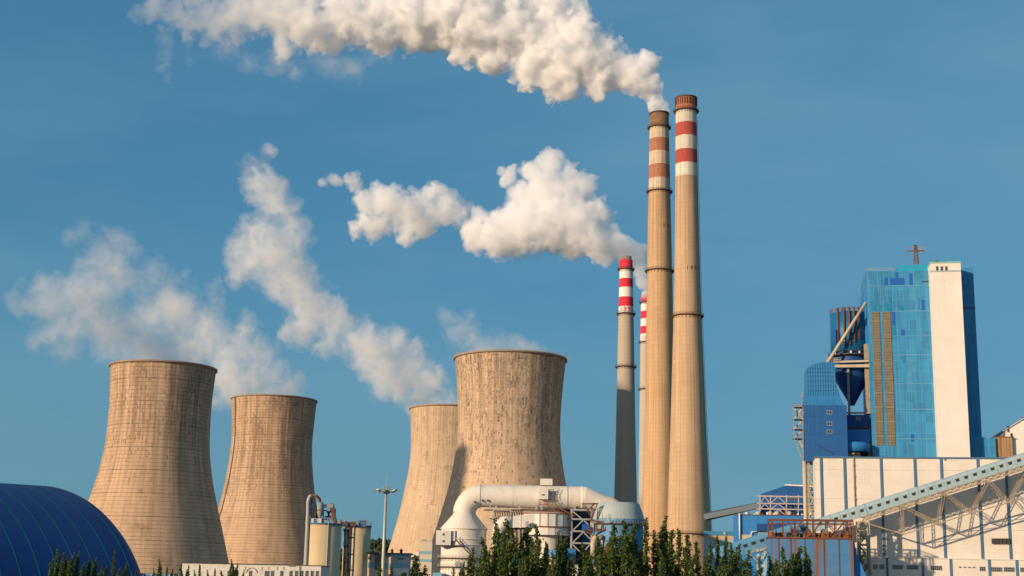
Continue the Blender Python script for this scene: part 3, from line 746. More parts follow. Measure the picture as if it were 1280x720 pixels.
b = MB(); b.lathe(hx, YQ, [(zm_ - .3, hr - .5), (zm_ - .3, hr + .9), (zm_ + .1, hr + .9), (zm_ + .1, hr)], 40)
ring = T.part('ring_platform', b, m_dark)
b = MB()
for k in range(40):
    a = 2 * math.pi * k / 40; a2 = 2 * math.pi * (k + 1) / 40; s1, c1, s2, c2 = math.sin(a), -math.cos(a), math.sin(a2), -math.cos(a2); r9 = hr + .85
    b.bar((hx + s1 * r9, YQ + c1 * r9, zm_), (hx + s1 * r9, YQ + c1 * r9, zm_ + 1.2), .08)
    b.bar((hx + s1 * r9, YQ + c1 * r9, zm_ + 1.2), (hx + s2 * r9, YQ + c2 * r9, zm_ + 1.2), .1)
b.build('railing', m_dark, ring, T.o)
for k in range(7):
    a = R(-52 + 24 * k); b = MB(); b.box(hx + math.sin(a) * (hr + .3) - .25, hx + math.sin(a) * (hr + .3) + .25, YQ - math.cos(a) * (hr + .3) - .2, YQ - math.cos(a) * (hr + .3) + .2, zm_ + .1, zm_ + .9)
    T.part('vent', b, m_white2)
for xx, yb in ((1046.3, 433), (1053.5, 436), (1060, 436), (1066, 432), (1072, 428)):
    X_ = W(xx, 410, YQ).x; dx = X_ - hx; yy = YQ - math.sqrt(max(.1, hr * hr - dx * dx)) - .35
    b = MB(); b.tube([(X_, yy, W(xx, yb, YQ).z), (X_, yy, zt_ + 1.0), (X_ + .1, yy + 2, zt_ + 1.4)], .32, 8); T.part('side_pipe', b, m_rust)
b = MB()
for k in range(40):
    a = 2 * math.pi * k / 40; a2 = 2 * math.pi * (k + 1) / 40
    p1 = (hx + math.sin(a) * hr, YQ - math.cos(a) * hr); p2 = (hx + math.sin(a2) * hr, YQ - math.cos(a2) * hr)
    b.bar((*p1, zt_), (*p1, zt_ + 1.3), .09)
    for hh in (.65, 1.3): b.bar((*p1, zt_ + hh), (*p2, zt_ + hh), .09)
T.part('top_railing', b, m_rust)
for xx in (1053, 1057):
    b = MB(); b.pbar((xx, 394), (xx, 384.5), YQ - 2, .35); T.part('roof_pipe', b, m_rust)
b = MB(); b.pbox(1041, 411, 1045, 427, YQ - hr + 1.2, .3); T.part('cladding_patch', b, m_cob)
# beams and tube carrying the gallery between hopper and boiler house
T = Thing('service_bridge', 'tan beams and long slanting tube tying the hopper to the boiler house', 'bridge', (W(1060, 455, YQ - 14).x, YQ - 8, 20))
YT = YQ - 8.5
b = MB(); b.tube([W(1034.5, 453, YT), W(1082.5, 378, YT)], .5, 10); T.part('slanting_tube', b, m_beam)
b = MB(); b.pprism([(1032.5, 451.5), (1086, 449.8), (1086, 452.2), (1032.5, 454)], YT + .7, 1.0); T.part('beam', b, m_beam)
b = MB(); b.pprism([(1044, 455.8), (1086.5, 455.2), (1086.5, 459), (1044, 459.2)], YT + .7, 1.0); T.part('beam', b, m_beam)
b = MB(); b.pprism([(1036, 446), (1052, 449.6), (1038, 451.2), (1033, 451.2)], YT + .5, .4); T.part('gusset', b, m_beam)
for xx, y0, y1, ww in ((1061.3, 459, 572, .35), (1084.2, 430, 572, .5), (1087.5, 430, 572, .4)):
    b = MB(); x = W(xx + (0), 500, YT + 2).x; b.box(x - ww, x + ww, YT + 2, YT + 2 + 2 * ww, 0, W(xx, y0, YT + 2).z); T.part('post', b, m_beam2)
b = MB()
x0, x1 = W(1033, 452, YT).x, W(1047, 452, YT).x; z0 = W(1040, 452, YT).z
for i in range(9):
    x = x0 + (x1 - x0) * i / 8; b.box(x - .04, x + .04, YT - .2, YT - .1, z0, z0 + 1.2)
b.box(x0, x1, YT - .2, YT - .1, z0 + 1.15, z0 + 1.25); T.part('railing', b, m_rail)

# ---------------------------------------------------------------- blue transfer tower
YW = 424
T = Thing('transfer_tower', 'blue transfer tower with flared scaffolded top and three small windows', 'tower', (W(1032, 600, YW).x, YW, 0))
low = [(1005.5, 507), (1058.5, 507), (1059.5, 571), (1060, 578), (1006.5, 578)]
w_ = MB(); xa, xb = W(1005.8, 540, YW).x, W(1059.2, 540, YW).x; za, zb = W(1010, 577, YW).z, W(1030, 506.5, YW).z
w_.box(xa, xb, YW, YW + 12, za, zb); T.part('lower_body', w_, m_blue)
pu = [(1043.5, 453), (1044, 470), (1046.5, 485), (1051, 498), (1055.5, 506.4), (1003, 506.4), (1006, 492), (1007, 480), (1007, 462), (1015, 456), (1028, 452.5)]
w_ = MB(); w_.pprism(pu, YW + .5, 11); T.part('upper_body', w_, surf('hood_blue', (.015, .17, .42), rough=.5, var=.15, streak=.3, streak_col=(.05, .3, .5), seams=[('u', .8, .1, .15), ('z', 2.4, .06, .3)], bump=.2))
for y0 in (515.5, 529.6, 539.5):
    pwin(T, 1033.6, y0 - 2.4, 1040.2, y0 + 2.4, YW, 2, 1)
# scaffolding round the flared top
b = MB()
for xx in [1005.5 + 3.15 * i for i in range(13)]:
    topy = 451 + (5 if xx < 1012 else 0)
    x = W(xx, 480, YW - .8).x
    for yy_ in (YW - .8, ): b.bar((x, yy_, W(xx, 492, yy_).z), (x, yy_, W(xx, topy, yy_).z), .06)
for yy in (458, 463, 468, 474, 480, 486):
    z = W(1025, yy, YW - .8).z; b.bar((W(1005.5, yy, YW - .8).x, YW - .8, z), (W(1044, yy, YW - .8).x, YW - .8, z), .06)
T.part('scaffolding', b, surf('scaffold_tube', (.07, .2, .32), rough=.6))
b = MB(); b.bar(W(1022, 556, YW - .3), W(1041.5, 567.5, YW - .3), .3, .2); T.part('stair_rail', b, m_dark)
# outside ladder tower, tapering to the tan column
b = MB(); lx0, lx1 = 991.5, 1003.5
def PB(p, q, Y_, w_2): b.bar(W(*p, Y_), W(*q, Y_), w_2)
for Y_ in (YW + 2, YW + 5):
    PB((991.8, 508), (992.3, 548), Y_, .28); PB((1003.6, 506), (1004, 578), Y_, .28); PB((992.3, 548), (1003.5, 576), Y_, .28); PB((991.8, 508), (1003.6, 508), Y_, .2)
    PB((991.8, 508), (997, 504), Y_, .2); PB((997, 504), (1003, 508), Y_, .2); PB((1002.5, 506), (1002.5, 490), Y_, .22); PB((999.5, 494.5), (1006, 494.5), Y_, .2)
T.part('ladder_frame', b, m_beam2)
for yy in (508.5, 524, 536.5, 548):
    b = MB(); z = W(998, yy, YW + 2).z; b.box(W(991.3, yy, YW + 2).x, W(1004, yy, YW + 2).x, YW + 2, YW + 5, z - .15, z + .1)
    b.box(W(991.3, yy, YW + 2).x, W(1004, yy, YW + 2).x, YW + 1.95, YW + 2.05, z + 1.0, z + 1.1); T.part('landing', b, m_dark)
for p_, q_ in (((993, 523), (1003, 509.5)), ((993, 510), (1003, 524)), ((993, 536), (1003, 525)), ((993, 547), (1003, 537.5)), ((998, 549), (1003.5, 560))):
    b = MB(); PB(p_, q_, YW + 3.5, .5); T.part('stair_flight', b, m_beam)
# legs: one thick tan column, lattice beside it
b = MB(); b.tube([(W(1006, 600, YW + 1).x, YW + 1, 0), (W(1006, 600, YW + 1).x, YW + 1, za + .2)], .62, 12); T.part('main_column', b, m_beam)
b = MB(); nseg = 4; xs0, xs1 = W(1010.5, 600, YW + 1).x, W(1021, 600, YW + 1).x
z_lo = W(1015, 652, YW).z; m_lat = surf('lattice_steel', (.40, .37, .26), rough=.7, var=.25, vscale=.8, stain=.4, stain_col=(.18, .1, .05), stain_s=.6)
for Y_ in (YW + 1, YW + 7):
    b.bar((xs0, Y_, 0), (xs0, Y_, za), .3); b.bar((xs1, Y_, 0), (xs1, Y_, za), .3)
    for k in range(nseg):
        z1, z2 = z_lo + (za - z_lo) * k / nseg, z_lo + (za - z_lo) * (k + 1) / nseg
        b.bar((xs0, Y_, z1), (xs1, Y_, z2), .26); b.bar((xs1, Y_, z1), (xs0, Y_, z2), .26); b.bar((xs0, Y_, z1), (xs1, Y_, z1), .3)
for k in range(nseg * 2):
    z1, z2 = z_lo + (za - z_lo) * k / nseg / 2, z_lo + (za - z_lo) * (k + 1) / nseg / 2
    for x in (xs0, xs1): b.bar((x, YW + 1, z1), (x, YW + 7, z2), .22); b.bar((x, YW + 7, z1), (x, YW + 1, z2), .2)
T.part('lattice_leg', b, m_lat)
# ---------------------------------------------------------------- boxes bridging to the boiler house
YL = 434
T = Thing('link_corridor', 'dark blue enclosed corridor between transfer tower and boiler house', 'corridor', (W(1073, 560, YL).x, YL, 0))
b = MB(); b.pbox(1058, 518.5, 1089, 533, YL, 5); T.part('upper_box', b, m_blue2)
b = MB(); b.pbox(1056, 533.03, 1089, 535.5, YL - .2, 5.3); T.part('floor_beam', b, m_dark)
b = MB(); b.pbox(1058, 515, 1088, 517, YL - .5, .6); T.part('top_beam', b, m_beam2)
pwin(T, 1069.8, 520.8, 1076.4, 525.2, YL, 3, 1)
b = MB(); b.pbox(1058, 536.5, 1088.5, 553, YL, 5); T.part('lower_box', b, m_blue3)
b = MB(); b.pbox(1044, 552, 1090, 600, YL + 3, 6); T.part('back_wall', b, m_blue2)
cxx, rr_ = W(1066, 560, YL - 5).x, M(21.0, YL - 5)
b = MB(); b.lathe(cxx, YL - 3, [(W(1066, 565, YL - 5).z, rr_ - .4), (W(1066, 565, YL - 5).z, rr_), (W(1066, 554, YL - 5).z, rr_), (W(1066, 553, YL - 5).z, rr_ - .7), (W(1066, 553, YL - 5).z, .1)], 40); T.part('round_canopy', b, m_blue3)
b = MB(); b.lathe(cxx, YL - 3, [(20, rr_ * .45), (W(1066, 565, YL - 5).z, rr_ * .45)], 24); T.part('canopy_drum', b, m_tan)

# ---------------------------------------------------------------- sloping conveyor in front of the hall
YG = 391.2; WG = 3.4
G0, G1 = W(1006, 661, YG), W(1330, 557.5, YG)
def on_gal(px): # centre line of the gallery at photo column px
    t_ = (px - 1006) / (1330 - 1006); return G0 + (G1 - G0) * t_
slope = (G1 - G0).normalized(); upn = Vector((-slope.z, 0, slope.x))
T = Thing('conveyor_gallery', 'pale blue sloping conveyor gallery with a row of small windows and truss below', 'conveyor', (G0.x, YG, 0))
def gal_section(c, hw, hh, front):
    """round topped box section"""
    pts = [(-hw, -hh), (hw, -hh), (hw, hh * .35)] + [(hw * math.cos(a), hh * .35 + hh * .65 * math.sin(a)) for a in [math.pi * k / 8 for k in range(1, 8)]] + [(-hw, hh * .35)]
    return [c + Vector((0, x, 0)) + front * z for x, z in pts]
def gallery(b, a, e, hw, hh, n=1):
    d = (e - a).normalized(); up = Vector((-d.z, 0, d.x)) if abs(d.y) < .01 else (Vector((0, 0, 1)) - d * d.z).normalized()
    k = len(b.v); secs = [gal_section(a + (e - a) * i / n, hw, hh, up) for i in range(n + 1)]; m_ = len(secs[0])
    b.v += [v for s_ in secs for v in s_]
    for i in range(n):
        for j in range(m_): b.f.append([k + i * m_ + j, k + i * m_ + (j + 1) % m_, k + (i + 1) * m_ + (j + 1) % m_, k + (i + 1) * m_ + j])
    b.f.append([k + j for j in range(m_)][::-1]); b.f.append([k + n * m_ + j for j in range(m_)])
hh = M(7.4, YG) * .93
b = MB(); gallery(b, on_gal(1003), on_gal(1330), WG / 2, hh); T.part('gallery_shell', b, m_gal)
# bent nose at the low end
b = MB(); nose = []
ks = [(on_gal(1003.02), hh), (W(995, 664.5, YG), hh), (W(988.5, 667, YG), hh * .93), (W(984, 669, YG), hh * .72), (W(981.5, 671, YG), hh * .3)]
k = 0; secs = []
for i, (c, h_) in enumerate(ks):
    d = (ks[min(i + 1, len(ks) - 1)][0] - ks[max(0, i - 1)][0]).normalized() * -1; up = Vector((-d.z, 0, d.x)); secs.append(gal_section(c, WG / 2 * (1.01 if i == 0 else 1.0) * (h_ / hh) ** .4, h_, up))
m_ = len(secs[0]); b.v += [v for s_ in secs for v in s_]
for i in range(len(secs) - 1):
    for j in range(m_): b.smooth.add(len(b.f)); b.f.append([i * m_ + j, i * m_ + (j + 1) % m_, (i + 1) * m_ + (j + 1) % m_, (i + 1) * m_ + j])
b.f.append([(len(secs) - 1) * m_ + j for j in range(m_)])
T.part('nose', b, m_gal)
# ribs over the shell
for px in [1034 + 10.85 * i for i in range(27)]:
    c = on_gal(px - 5.4); b = MB(); s1 = gal_section(c - slope * .12, WG / 2 + .07, hh + .07, upn); s2 = gal_section(c + slope * .12, WG / 2 + .07, hh + .07, upn); m_ = len(s1)
    b.v = s1 + s2; b.f = [[j, (j + 1) % m_, m_ + (j + 1) % m_, m_ + j] for j in range(m_)] + [list(range(m_))[::-1], [m_ + j for j in range(m_)]]
    T.part('rib', b, m_gal2 if abs(px - 1088) < 4 else m_gal)
for px in [1025, 1034] + [1045 + 10.85 * i for i in range(26)] + [1004.5, 994]:
    c = on_gal(px) if px > 1003 else W(px + .5, 663.5, YG); c = c - upn * .05 + Vector((0, -WG / 2 - .02, 0))
    b = MB(); u_, v_ = slope * .52, upn * .42
    b.add([c - u_ - v_, c + u_ - v_, c + u_ + v_, c - u_ + v_, *[q_ + Vector((0, .1, 0)) for q_ in (c - u_ - v_, c + u_ - v_, c + u_ + v_, c - u_ + v_)]], [(0, 1, 2, 3), (0, 4, 5, 1), (1, 5, 6, 2), (2, 6, 7, 3), (3, 7, 4, 0)])
    T.part('window', b, m_glass)
    b = MB(); cc = c + v_ + Vector((0, -.08, 0)); b.bar(cc - u_ * 1.25, cc + u_ * 1.25, .22, .12); T.part('window_hood', b, m_beam2)
# shallow truss right under the floor
b = MB(); lo_off = -hh - 1.15
ng = 60; cs = [on_gal(1075 + (1330 - 1075) * i / ng) for i in range(ng + 1)]
for sy in (-1, 1):
    yv = Vector((0, sy * (WG / 2 - .12), 0))
    b.bar(cs[0] + yv + upn * (-hh - .15), cs[-1] + yv + upn * (-hh - .15), .25); b.bar(cs[0] + yv + upn * lo_off, cs[-1] + yv + upn * lo_off, .25)
    for i in range(ng):
        p_, q_ = cs[i] + yv, cs[i + 1] + yv
        if i % 2: b.bar(p_ + upn * (-hh - .15), q_ + upn * lo_off, .15)
        else: b.bar(p_ + upn * lo_off, q_ + upn * (-hh - .15), .15)
        b.bar(q_ + upn * (-hh - .15), q_ + upn * lo_off, .12)
for i in range(0, ng + 1, 2): b.bar(cs[i] + Vector((0, -WG / 2, 0)) + upn * lo_off, cs[i] + Vector((0, WG / 2, 0)) + upn * lo_off, .15)
T.part('floor_truss', b, m_beam2)
# deep truss
U = [(1126.5, 633), (1179, 616.5), (1234, 601), (1285, 585.5)]; L = [(1128.5, 668.5), (1172.5, 654.5), (1214, 641.5), (1260, 628.5), (1300, 616)]
for sy, lab in ((-1, 'near'), (1, 'far')):
    dy = Vector((0, sy * WG / 2, 0)); b = MB()
    u3 = [W(*p_, YG) + dy for p_ in U]; l3 = [W(*p_, YG) + dy for p_ in L]
    l3[0].x = u3[0].x
    for p_, q_ in zip(l3, l3[1:]): b.bar(p_, q_, .32)
    b.bar(W(1077, 652.5, YG) + dy, l3[0], .34)
    for p_, q_ in ((u3[0], l3[0]), (u3[0], l3[1]), (u3[1], l3[1]), (u3[1], l3[2]), (u3[2], l3[2]), (u3[2], l3[3]), (u3[3], l3[3]), (u3[3], l3[4])):
        # each web member is a pair of laced angles
        d = (q_ - p_).normalized(); s_ = Vector((-d.z, 0, d.x)) * .34
        b.bar(p_ + s_, q_ + s_, .15); b.bar(p_ - s_, q_ - s_, .15)
        nl = max(2, int((q_ - p_).length / 1.1))
        for i in range(nl):
            a_, c_ = p_ + (q_ - p_) * i / nl, p_ + (q_ - p_) * (i + 1) / nl
            b.bar(a_ + s_ * (1 if i % 2 else -1), c_ - s_ * (1 if i % 2 else -1), .08)
    T.part('side_truss', b, m_beam2)
b = MB()
for p_ in L: c = W(*p_, YG); c.x = W(*U[0], YG).x if p_ == L[0] else c.x; b.bar(c - Vector((0, WG / 2, 0)), c + Vector((0, WG / 2, 0)), .3)
for (p_, q_) in zip(L, L[1:]):
    a_, c_ = W(*p_, YG), W(*q_, YG); dy = Vector((0, WG / 2, 0)); b.bar(a_ - dy, c_ + dy, .14); b.bar(a_ + dy, c_ - dy, .14)
T.part('cross_bracing', b, m_beam2)
# trestle at the low end
for xx in (1073.5, 1085.5):
    for sy in (-1, 1):
        x = W(xx, 680, YG).x; b = MB(); b.box(x - .38, x + .38, YG + sy * 1.6 - .38, YG + sy * 1.6 + .38, 0, W(xx, 651, YG).z - .2); T.part('trestle_post', b, m_beam)
b = MB(); xa, xb = W(1073.5, 680, YG).x, W(1085.5, 680, YG).x
for yy in (652, 662, 671, 681, 695, 712):
    z = W(1080, yy, YG).z
    for sy in (-1, 1): b.box(xa + .38, xb - .38, YG + sy * 1.6 - .2, YG + sy * 1.6 + .2, z - .25, z + .25)
T.part('trestle_beams', b, m_beam)
# switchback stair beside the trestle
YR = 388; b = MB(); ysl = [655, 664, 673, 682, 691, 700, 709, 718]
for i, (a_, c_) in enumerate(zip(ysl, ysl[1:])):
    l_, r2 = 1071 + i * .9, 1079 + i * .9
    p_, q_ = ((l_, a_), (r2, c_)) if i % 2 else ((r2, a_), (l_, c_))
    b.pbar(p_, q_, YR, .35); b.pbar((p_[0], p_[1] - 4), (q_[0], q_[1] - 4), YR, .1)
    for k in range(5): f_ = k / 4; b.pbar((p_[0] + (q_[0] - p_[0]) * f_, p_[1] + (q_[1] - p_[1]) * f_), (p_[0] + (q_[0] - p_[0]) * f_, p_[1] + (q_[1] - p_[1]) * f_ - 4), YR, .07)
    b.pbar((l_ - 1, a_), (r2 + 1, a_), YR, .15)
b.pbar((1070, 652), (1078, 722), YR, .16); b.pbar((1080, 652), (1088, 722), YR, .16)
s_ = single('outdoor_stair', 'dark switchback metal stair between blue bunker and white hall', 'stair', b, m_dark, (W(1078, 720, YR).x, YR, 0))

# ---------------------------------------------------------------- rust-streaked blue bunker with rusty frame on top
YK = 372
T = Thing('coal_bunker', 'blue sheet bunker streaked with rust under a rusty open frame', 'bunker', (W(1012, 720, YK).x, YK, 0))
b = MB(); x0, x1 = W(960, 695, YK).x, W(1067, 695, YK).x; zt_ = W(1012, 673.5, YK).z
b.box(x0, x1, YK, YK + 11, 0, zt_); T.part('wall', b, m_bunk)
b = MB(); b.box(x0 - .25, x1 + .25, YK - .3, YK + 11.3, zt_ + .003, zt_ + .4); fl = T.part('roof_deck', b, m_rust)
b = MB(); b.pprism([(958, 722), (960, 690), (960.2, 722)], YK - .1, 8); T.part('left_skirt', b, m_blue3)
b = MB(); b.pprism([(1067.6, 676), (1071.5, 694), (1083.5, 722), (1067.8, 722)], YK + 2, 8); T.part('right_skirt', b, m_blue3)
for xx in (973.5, 988.8, 1006.5, 1030, 1049):
    x = W(xx, 697, YK).x; b = MB(); b.box(x - .12, x + .12, YK - .14, YK - .003, 0, zt_); T.part('corner_strip', b, m_rust)
b = MB(); zf = zt_ + .4; ztf = W(1012, 650.5, YK).z
def fr_x(px): return W(px, 660, YK).x
for px in (960.8, 966, 979, 994.5, 1010, 1017.5, 1034, 1045, 1057, 1062.5, 1066.5):
    for Y_ in (YK, YK + 6): b.box(fr_x(px) - .14, fr_x(px) + .14, Y_, Y_ + .28, zf, ztf)
for Y_ in (YK, YK + 6):
    b.box(fr_x(960), fr_x(1067), Y_ - .02, Y_ + .3, ztf, ztf + .35); b.box(fr_x(960), fr_x(1067), Y_, Y_ + .2, ztf - .9, ztf - .7)
    b.box(fr_x(960), fr_x(1067), Y_ - .05, Y_ + .05, zf + 1.1, zf + 1.2)
    for p_, q_ in ((985, 994.5), (1003, 994.5), (1027, 1017.5), (1034, 1045), (1057, 1045)):
        b.bar((fr_x(p_), Y_ + .1, ztf), (fr_x(q_), Y_ + .1, zf + 1.3), .2)
for px in (960.8, 979, 994.5, 1017.5, 1034, 1057, 1066.5): b.box(fr_x(px) - .1, fr_x(px) + .1, YK, YK + 6, ztf + .05, ztf + .3)
T.part('open_frame', b, m_rust)
rnd = random.Random(4)
for px in (964, 970, 976, 985.5, 989, 995, 1003.5, 1006, 1012, 1019.5, 1027, 1030, 1037, 1044, 1053, 1060):
    b = MB(); x = fr_x(px); yy = YK + 1.5 + rnd.random() * 2; s_ = .75 + rnd.random() * .5
    if rnd.random() < .55:
        b.lathe(x, yy, [(zf, .8 * s_), (zf + .9 * s_, .8 * s_), (zf + 1.1 * s_, .45 * s_), (zf + 1.6 * s_, .45 * s_), (zf + 1.6 * s_, .05)], 12)
        b.box(x + .5 * s_, x + 1.3 * s_, yy - .4, yy + .4, zf, zf + .8 * s_)
    else:
        b.tube([(x - .8 * s_, yy, zf + .7), (x + .8 * s_, yy, zf + .7)], .6 * s_, 12); b.box(x - .9 * s_, x + .9 * s_, yy - .5, yy + .5, zf, zf + .35); b.tube([(x, yy, zf + .7), (x, yy, zf + 2.1 * s_)], .2, 8)
    T.part('drive_unit', b, m_rusto if rnd.random() < .6 else m_dark)

# ---------------------------------------------------------------- lower conveyor running down to the left
YC = 382
T = Thing('lower_conveyor', 'mid blue lower conveyor gallery sloping down left behind the poplars', 'conveyor', (W(930, 690, YC).x, YC, 0))
a_, e_ = W(893, 695.5, YC), W(1000, 661.5, YC + 6); b = MB(); gallery(b, a_, e_, 1.9, M(9.0, YC)); T.part('gallery_shell', b, m_gal2)
dg_ = (e_ - a_).normalized(); upl = (Vector((0, 0, 1)) - dg_ * dg_.z).normalized()
for px in (912, 922, 931.8, 942, 952.5):
    c = a_ + (e_ - a_) * ((px - 893) / 107) + Vector((0, -1.93, 0)) + upl * .15
    b = MB(); u_, v_ = dg_ * .6, upl * .42
    b.add([c - u_ - v_, c + u_ - v_, c + u_ + v_, c - u_ + v_, *[q_ + Vector((0, .1, 0)) for q_ in (c - u_ - v_, c + u_ - v_, c + u_ + v_, c - u_ + v_)]], [(0, 1, 2, 3), (0, 4, 5, 1), (1, 5, 6, 2), (2, 6, 7, 3), (3, 7, 4, 0)])
    T.part('window', b, m_glass)
b = MB(); b.bar(W(935, 691.5, YC - 1.5), W(960, 683.3, YC - 1.5), .3); b.bar(W(935, 691.5, YC - 1.5), W(948, 702, YC - 1.5), .3); b.bar(W(948, 702, YC - 1.5), W(958, 684, YC - 1.5), .25); T.part('floor_truss', b, m_beam2)
for xx in (947.5, 956.5):
    x = W(xx, 700, YC).x; b = MB(); b.box(x - .4, x + .4, YC - .4, YC + .4, 0, W(xx, 686, YC).z); T.part('pier_post', b, m_gal)
b = MB(); xa, xb = W(947.5, 700, YC).x, W(956.5, 700, YC).x
for yy in (688, 697, 707, 717): z = W(950, yy, YC).z; b.box(xa + .4, xb - .4, YC - .25, YC + .25, z - .4, z + .4)
T.part('pier_beams', b, m_gal)

# ---------------------------------------------------------------- blue buildings behind
YX = 560
T = Thing('crusher_house', 'blue gabled building behind a pale open frame, left of the white hall', 'building', (W(975, 640, YX).x, YX, 0))
b = MB(); b.pprism([(951, 617.5), (966, 612.3), (982, 607), (1046, 610.5), (1046, 720), (951, 720)], YX, 25); T.part('wall', b, m_blue)
b = MB(); b.pprism([(981.5, 605.2), (1046, 608.5), (1046, 610.3), (981.5, 606.8)], YX - .4, 26); T.part('roof_ridge', b, m_white2)
for xx, yy in ((984, 622.3), (988.7, 622.3), (993.2, 622.3), (984, 629.8), (988.7, 629.8), (993.2, 629.8)): pwin(T, xx, yy, xx + 2.6, yy + 3.6, YX, 1, 1)
YF = 545
T = Thing('pipe_rack', 'pale pinkish open truss frame in front of the blue gabled building', 'frame', (W(975, 640, YF).x, YF, 0))
m_pink = surf('pale_pink_steel', (.46, .38, .34), rough=.7, var=.15)
b = MB()
for Y_ in (YF, YF + 5):
    for yy, ww in ((620, .5), (629, .4), (636, .45)): b.pbar((946.5, yy), (1024, yy + 1.4), Y_, ww)
    for xx in (949.5, 962.5, 982.5, 997.5): b.pbar((xx + .6, 619), (xx, 660), Y_, .4)
    for (p_, q_) in (((950.5, 629), (956, 620.5)), ((956, 620.5), (962, 629)), ((963.5, 629), (972.5, 620.5)), ((972.5, 620.5), (981.5, 629)), ((950.5, 636.5), (956, 629.5)), ((956, 629.5), (962, 636.5)), ((963.5, 636.5), (972.5, 629.5)), ((972.5, 629.5), (981.5, 636.5)), ((964, 644), (973, 637)), ((973, 637), (982, 644))):
        b.pbar(p_, q_, Y_, .3)
T.part('truss', b, m_pink)
for p_, q_ in (((889, 646.5), (948, 632)), ): pass
YFC = 556
T = Thing('far_conveyor', 'thin grey distant conveyor rising from the tallest chimney to the pale frame', 'conveyor', (W(920, 640, YFC).x, YFC, 0))
b = MB(); gallery(b, W(880, 646.2, YFC), W(951, 631.5, YFC), 1.6, 1.15); T.part('gallery_shell', b, surf('grey_gallery', (.14, .18, .21), rough=.7, var=.1))
b = MB(); b.bar(W(880, 651, YFC), W(951, 634.5, YFC), .5); b.bar(W(880, 641.6, YFC), W(951, 627.8, YFC), .35); T.part('side_rail', b, m_dark)
YZ = 520
T = Thing('pump_block', 'flat-roofed blue block with white vertical pipe and cluttered roof, right of tallest chimney', 'building', (W(955, 680, YZ).x, YZ, 0))
b = MB(); b.pbox(917, 644.5, 1046, 730, YZ, 16); T.part('wall', b, m_blue3)
b = MB(); b.pbox(946.5, 655, 1020, 664.5, YZ - 6, 5.99); T.part('porch', b, m_blue2)
b = MB(); b.pbox(948, 664.8, 962, 669.5, YZ - 5, 4.99); T.part('porch_glazing', b, surf('dusty_glazing', (.30, .33, .28), rough=.5, seams=[('u', .7, .15, .6)]))
b = MB(); b.pbox(924.5, 668.5, 942, 675, YZ - .3, .29); T.part('glazing_strip', b, surf('dusty_glazing_warm', (.5, .44, .3), rough=.5, seams=[('u', .8, .15, .5)]))
b = MB(); x = W(924.6, 660, YZ - .8).x; b.tube([(x, YZ - .8, W(924, 674, YZ).z), (x, YZ - .8, W(924, 641.8, YZ).z)], .3, 8); T.part('vertical_pipe', b, m_white2)
b = MB(); b.tube([W(939, 671, YZ - .8), W(939.3, 665, YZ - .8), W(946, 664.6, YZ - .8)], .25, 8); T.part('bent_pipe', b, m_white2)
b = MB(); b.pbox(917, 643.6, 1046, 644.4, YZ - .3, 16.4); T.part('roof_edge', b, m_rust)
for i in range(18):
    px = 926 + i * 5.0 + rnd.random() * 2; hgt = 2 + rnd.random() * 5; b = MB(); k = rnd.random()
    if k < .4: b.pbar((px, 643.5), (px, 643.5 - hgt), YZ + 3, .5); mm = m_rust
    elif k < .7: b.pbox(px, 643.5 - hgt * .6, px + 2.5, 643.55, YZ + 3, 1.5); mm = m_white2
    else:
        c = W(px, 643.5, YZ + 4); b.lathe(c.x, c.y, [(c.z, 1.0), (c.z + 1.0, 1.0), (c.z + 1.3, .5), (c.z + 1.3, .05)], 12); mm = m_beam
    T.part('roof_vent', b, mm)
YV = 600
T = Thing('low_shed', 'low blue and cream shed between the tallest chimney and blue block', 'shed', (W(905, 680, YV).x, YV, 0))
b = MB(); b.pbox(880, 669.5, 922, 674, YV, 10); T.part('cream_band', b, m_tan)
b = MB(); b.pbox(880, 674.05, 922, 730, YV, 10); T.part('wall', b, m_gal)
b = MB(); b.pbox(880, 664, 922, 669.45, YV - .1, 10.1); T.part('upper_wall', b, surf('sea_blue', (.03, .2, .34), var=.2))
b = MB(); b.pbox(904, 665, 907, 668, YV - .5, .4); T.part('wall_fan', b, m_beam)

# turn everything built in this frame about the site's corner
_q = Matrix.Rotation(SITE_YAW[0], 3, 'Z')
for o in list(C.objects):
    if o not in before_site and o.parent is None:
        o.location = _q @ (o.location - SITE_PIVOT) + SITE_PIVOT
        o.rotation_euler.z += SITE_YAW[0]
SITE_YAW[0] = 0.0

# ================================================================ flue gas ducts and absorbers
m_duct = surf('white_duct_paint', (.73, .665, .58), rough=.6, var=.10, vscale=.12, streak=.45, streak_col=(.5, .4, .28), streak_n=(.5, .2), stain=.25, stain_col=(.5, .4, .28), stain_s=.12, seams=[('z', 1.3, .03, .05)], bump=.08)
m_duct_c = surf('white_ribbed_sheet', (.70, .64, .56), rough=.6, var=.06, vscale=.2, streak=.35, streak_col=(.42, .3, .18), streak_n=(.6, .06), seams=[('a', 60, .1, .16)], bump=.15)
m_duct_s = surf('white_panel_sheet', (.70, .65, .58), rough=.65, var=.07, vscale=.2, streak=.35, streak_col=(.36, .26, .16), streak_n=(1.0, .06), seams=[('u', .9, .08, .12)], bump=.1)
m_grey = surf('grey_steel', (.34, .35, .34), rough=.6, var=.15, streak=.3, streak_col=(.2, .12, .08))
m_tank = surf('pale_blue_tank', (.36, .43, .43), rough=.6, var=.1, vscale=.2, streak=.45, streak_col=(.26, .2, .14), streak_n=(.6, .05), seams=[('a', 44, .1, .14)], bump=.15)
m_tankb = surf('blue_tank_band', (.06, .22, .42), rough=.6, var=.2, vscale=.3, streak=.6, streak_col=(.34, .36, .32), streak_n=(.8, .1), streak_at=(.45, .65))
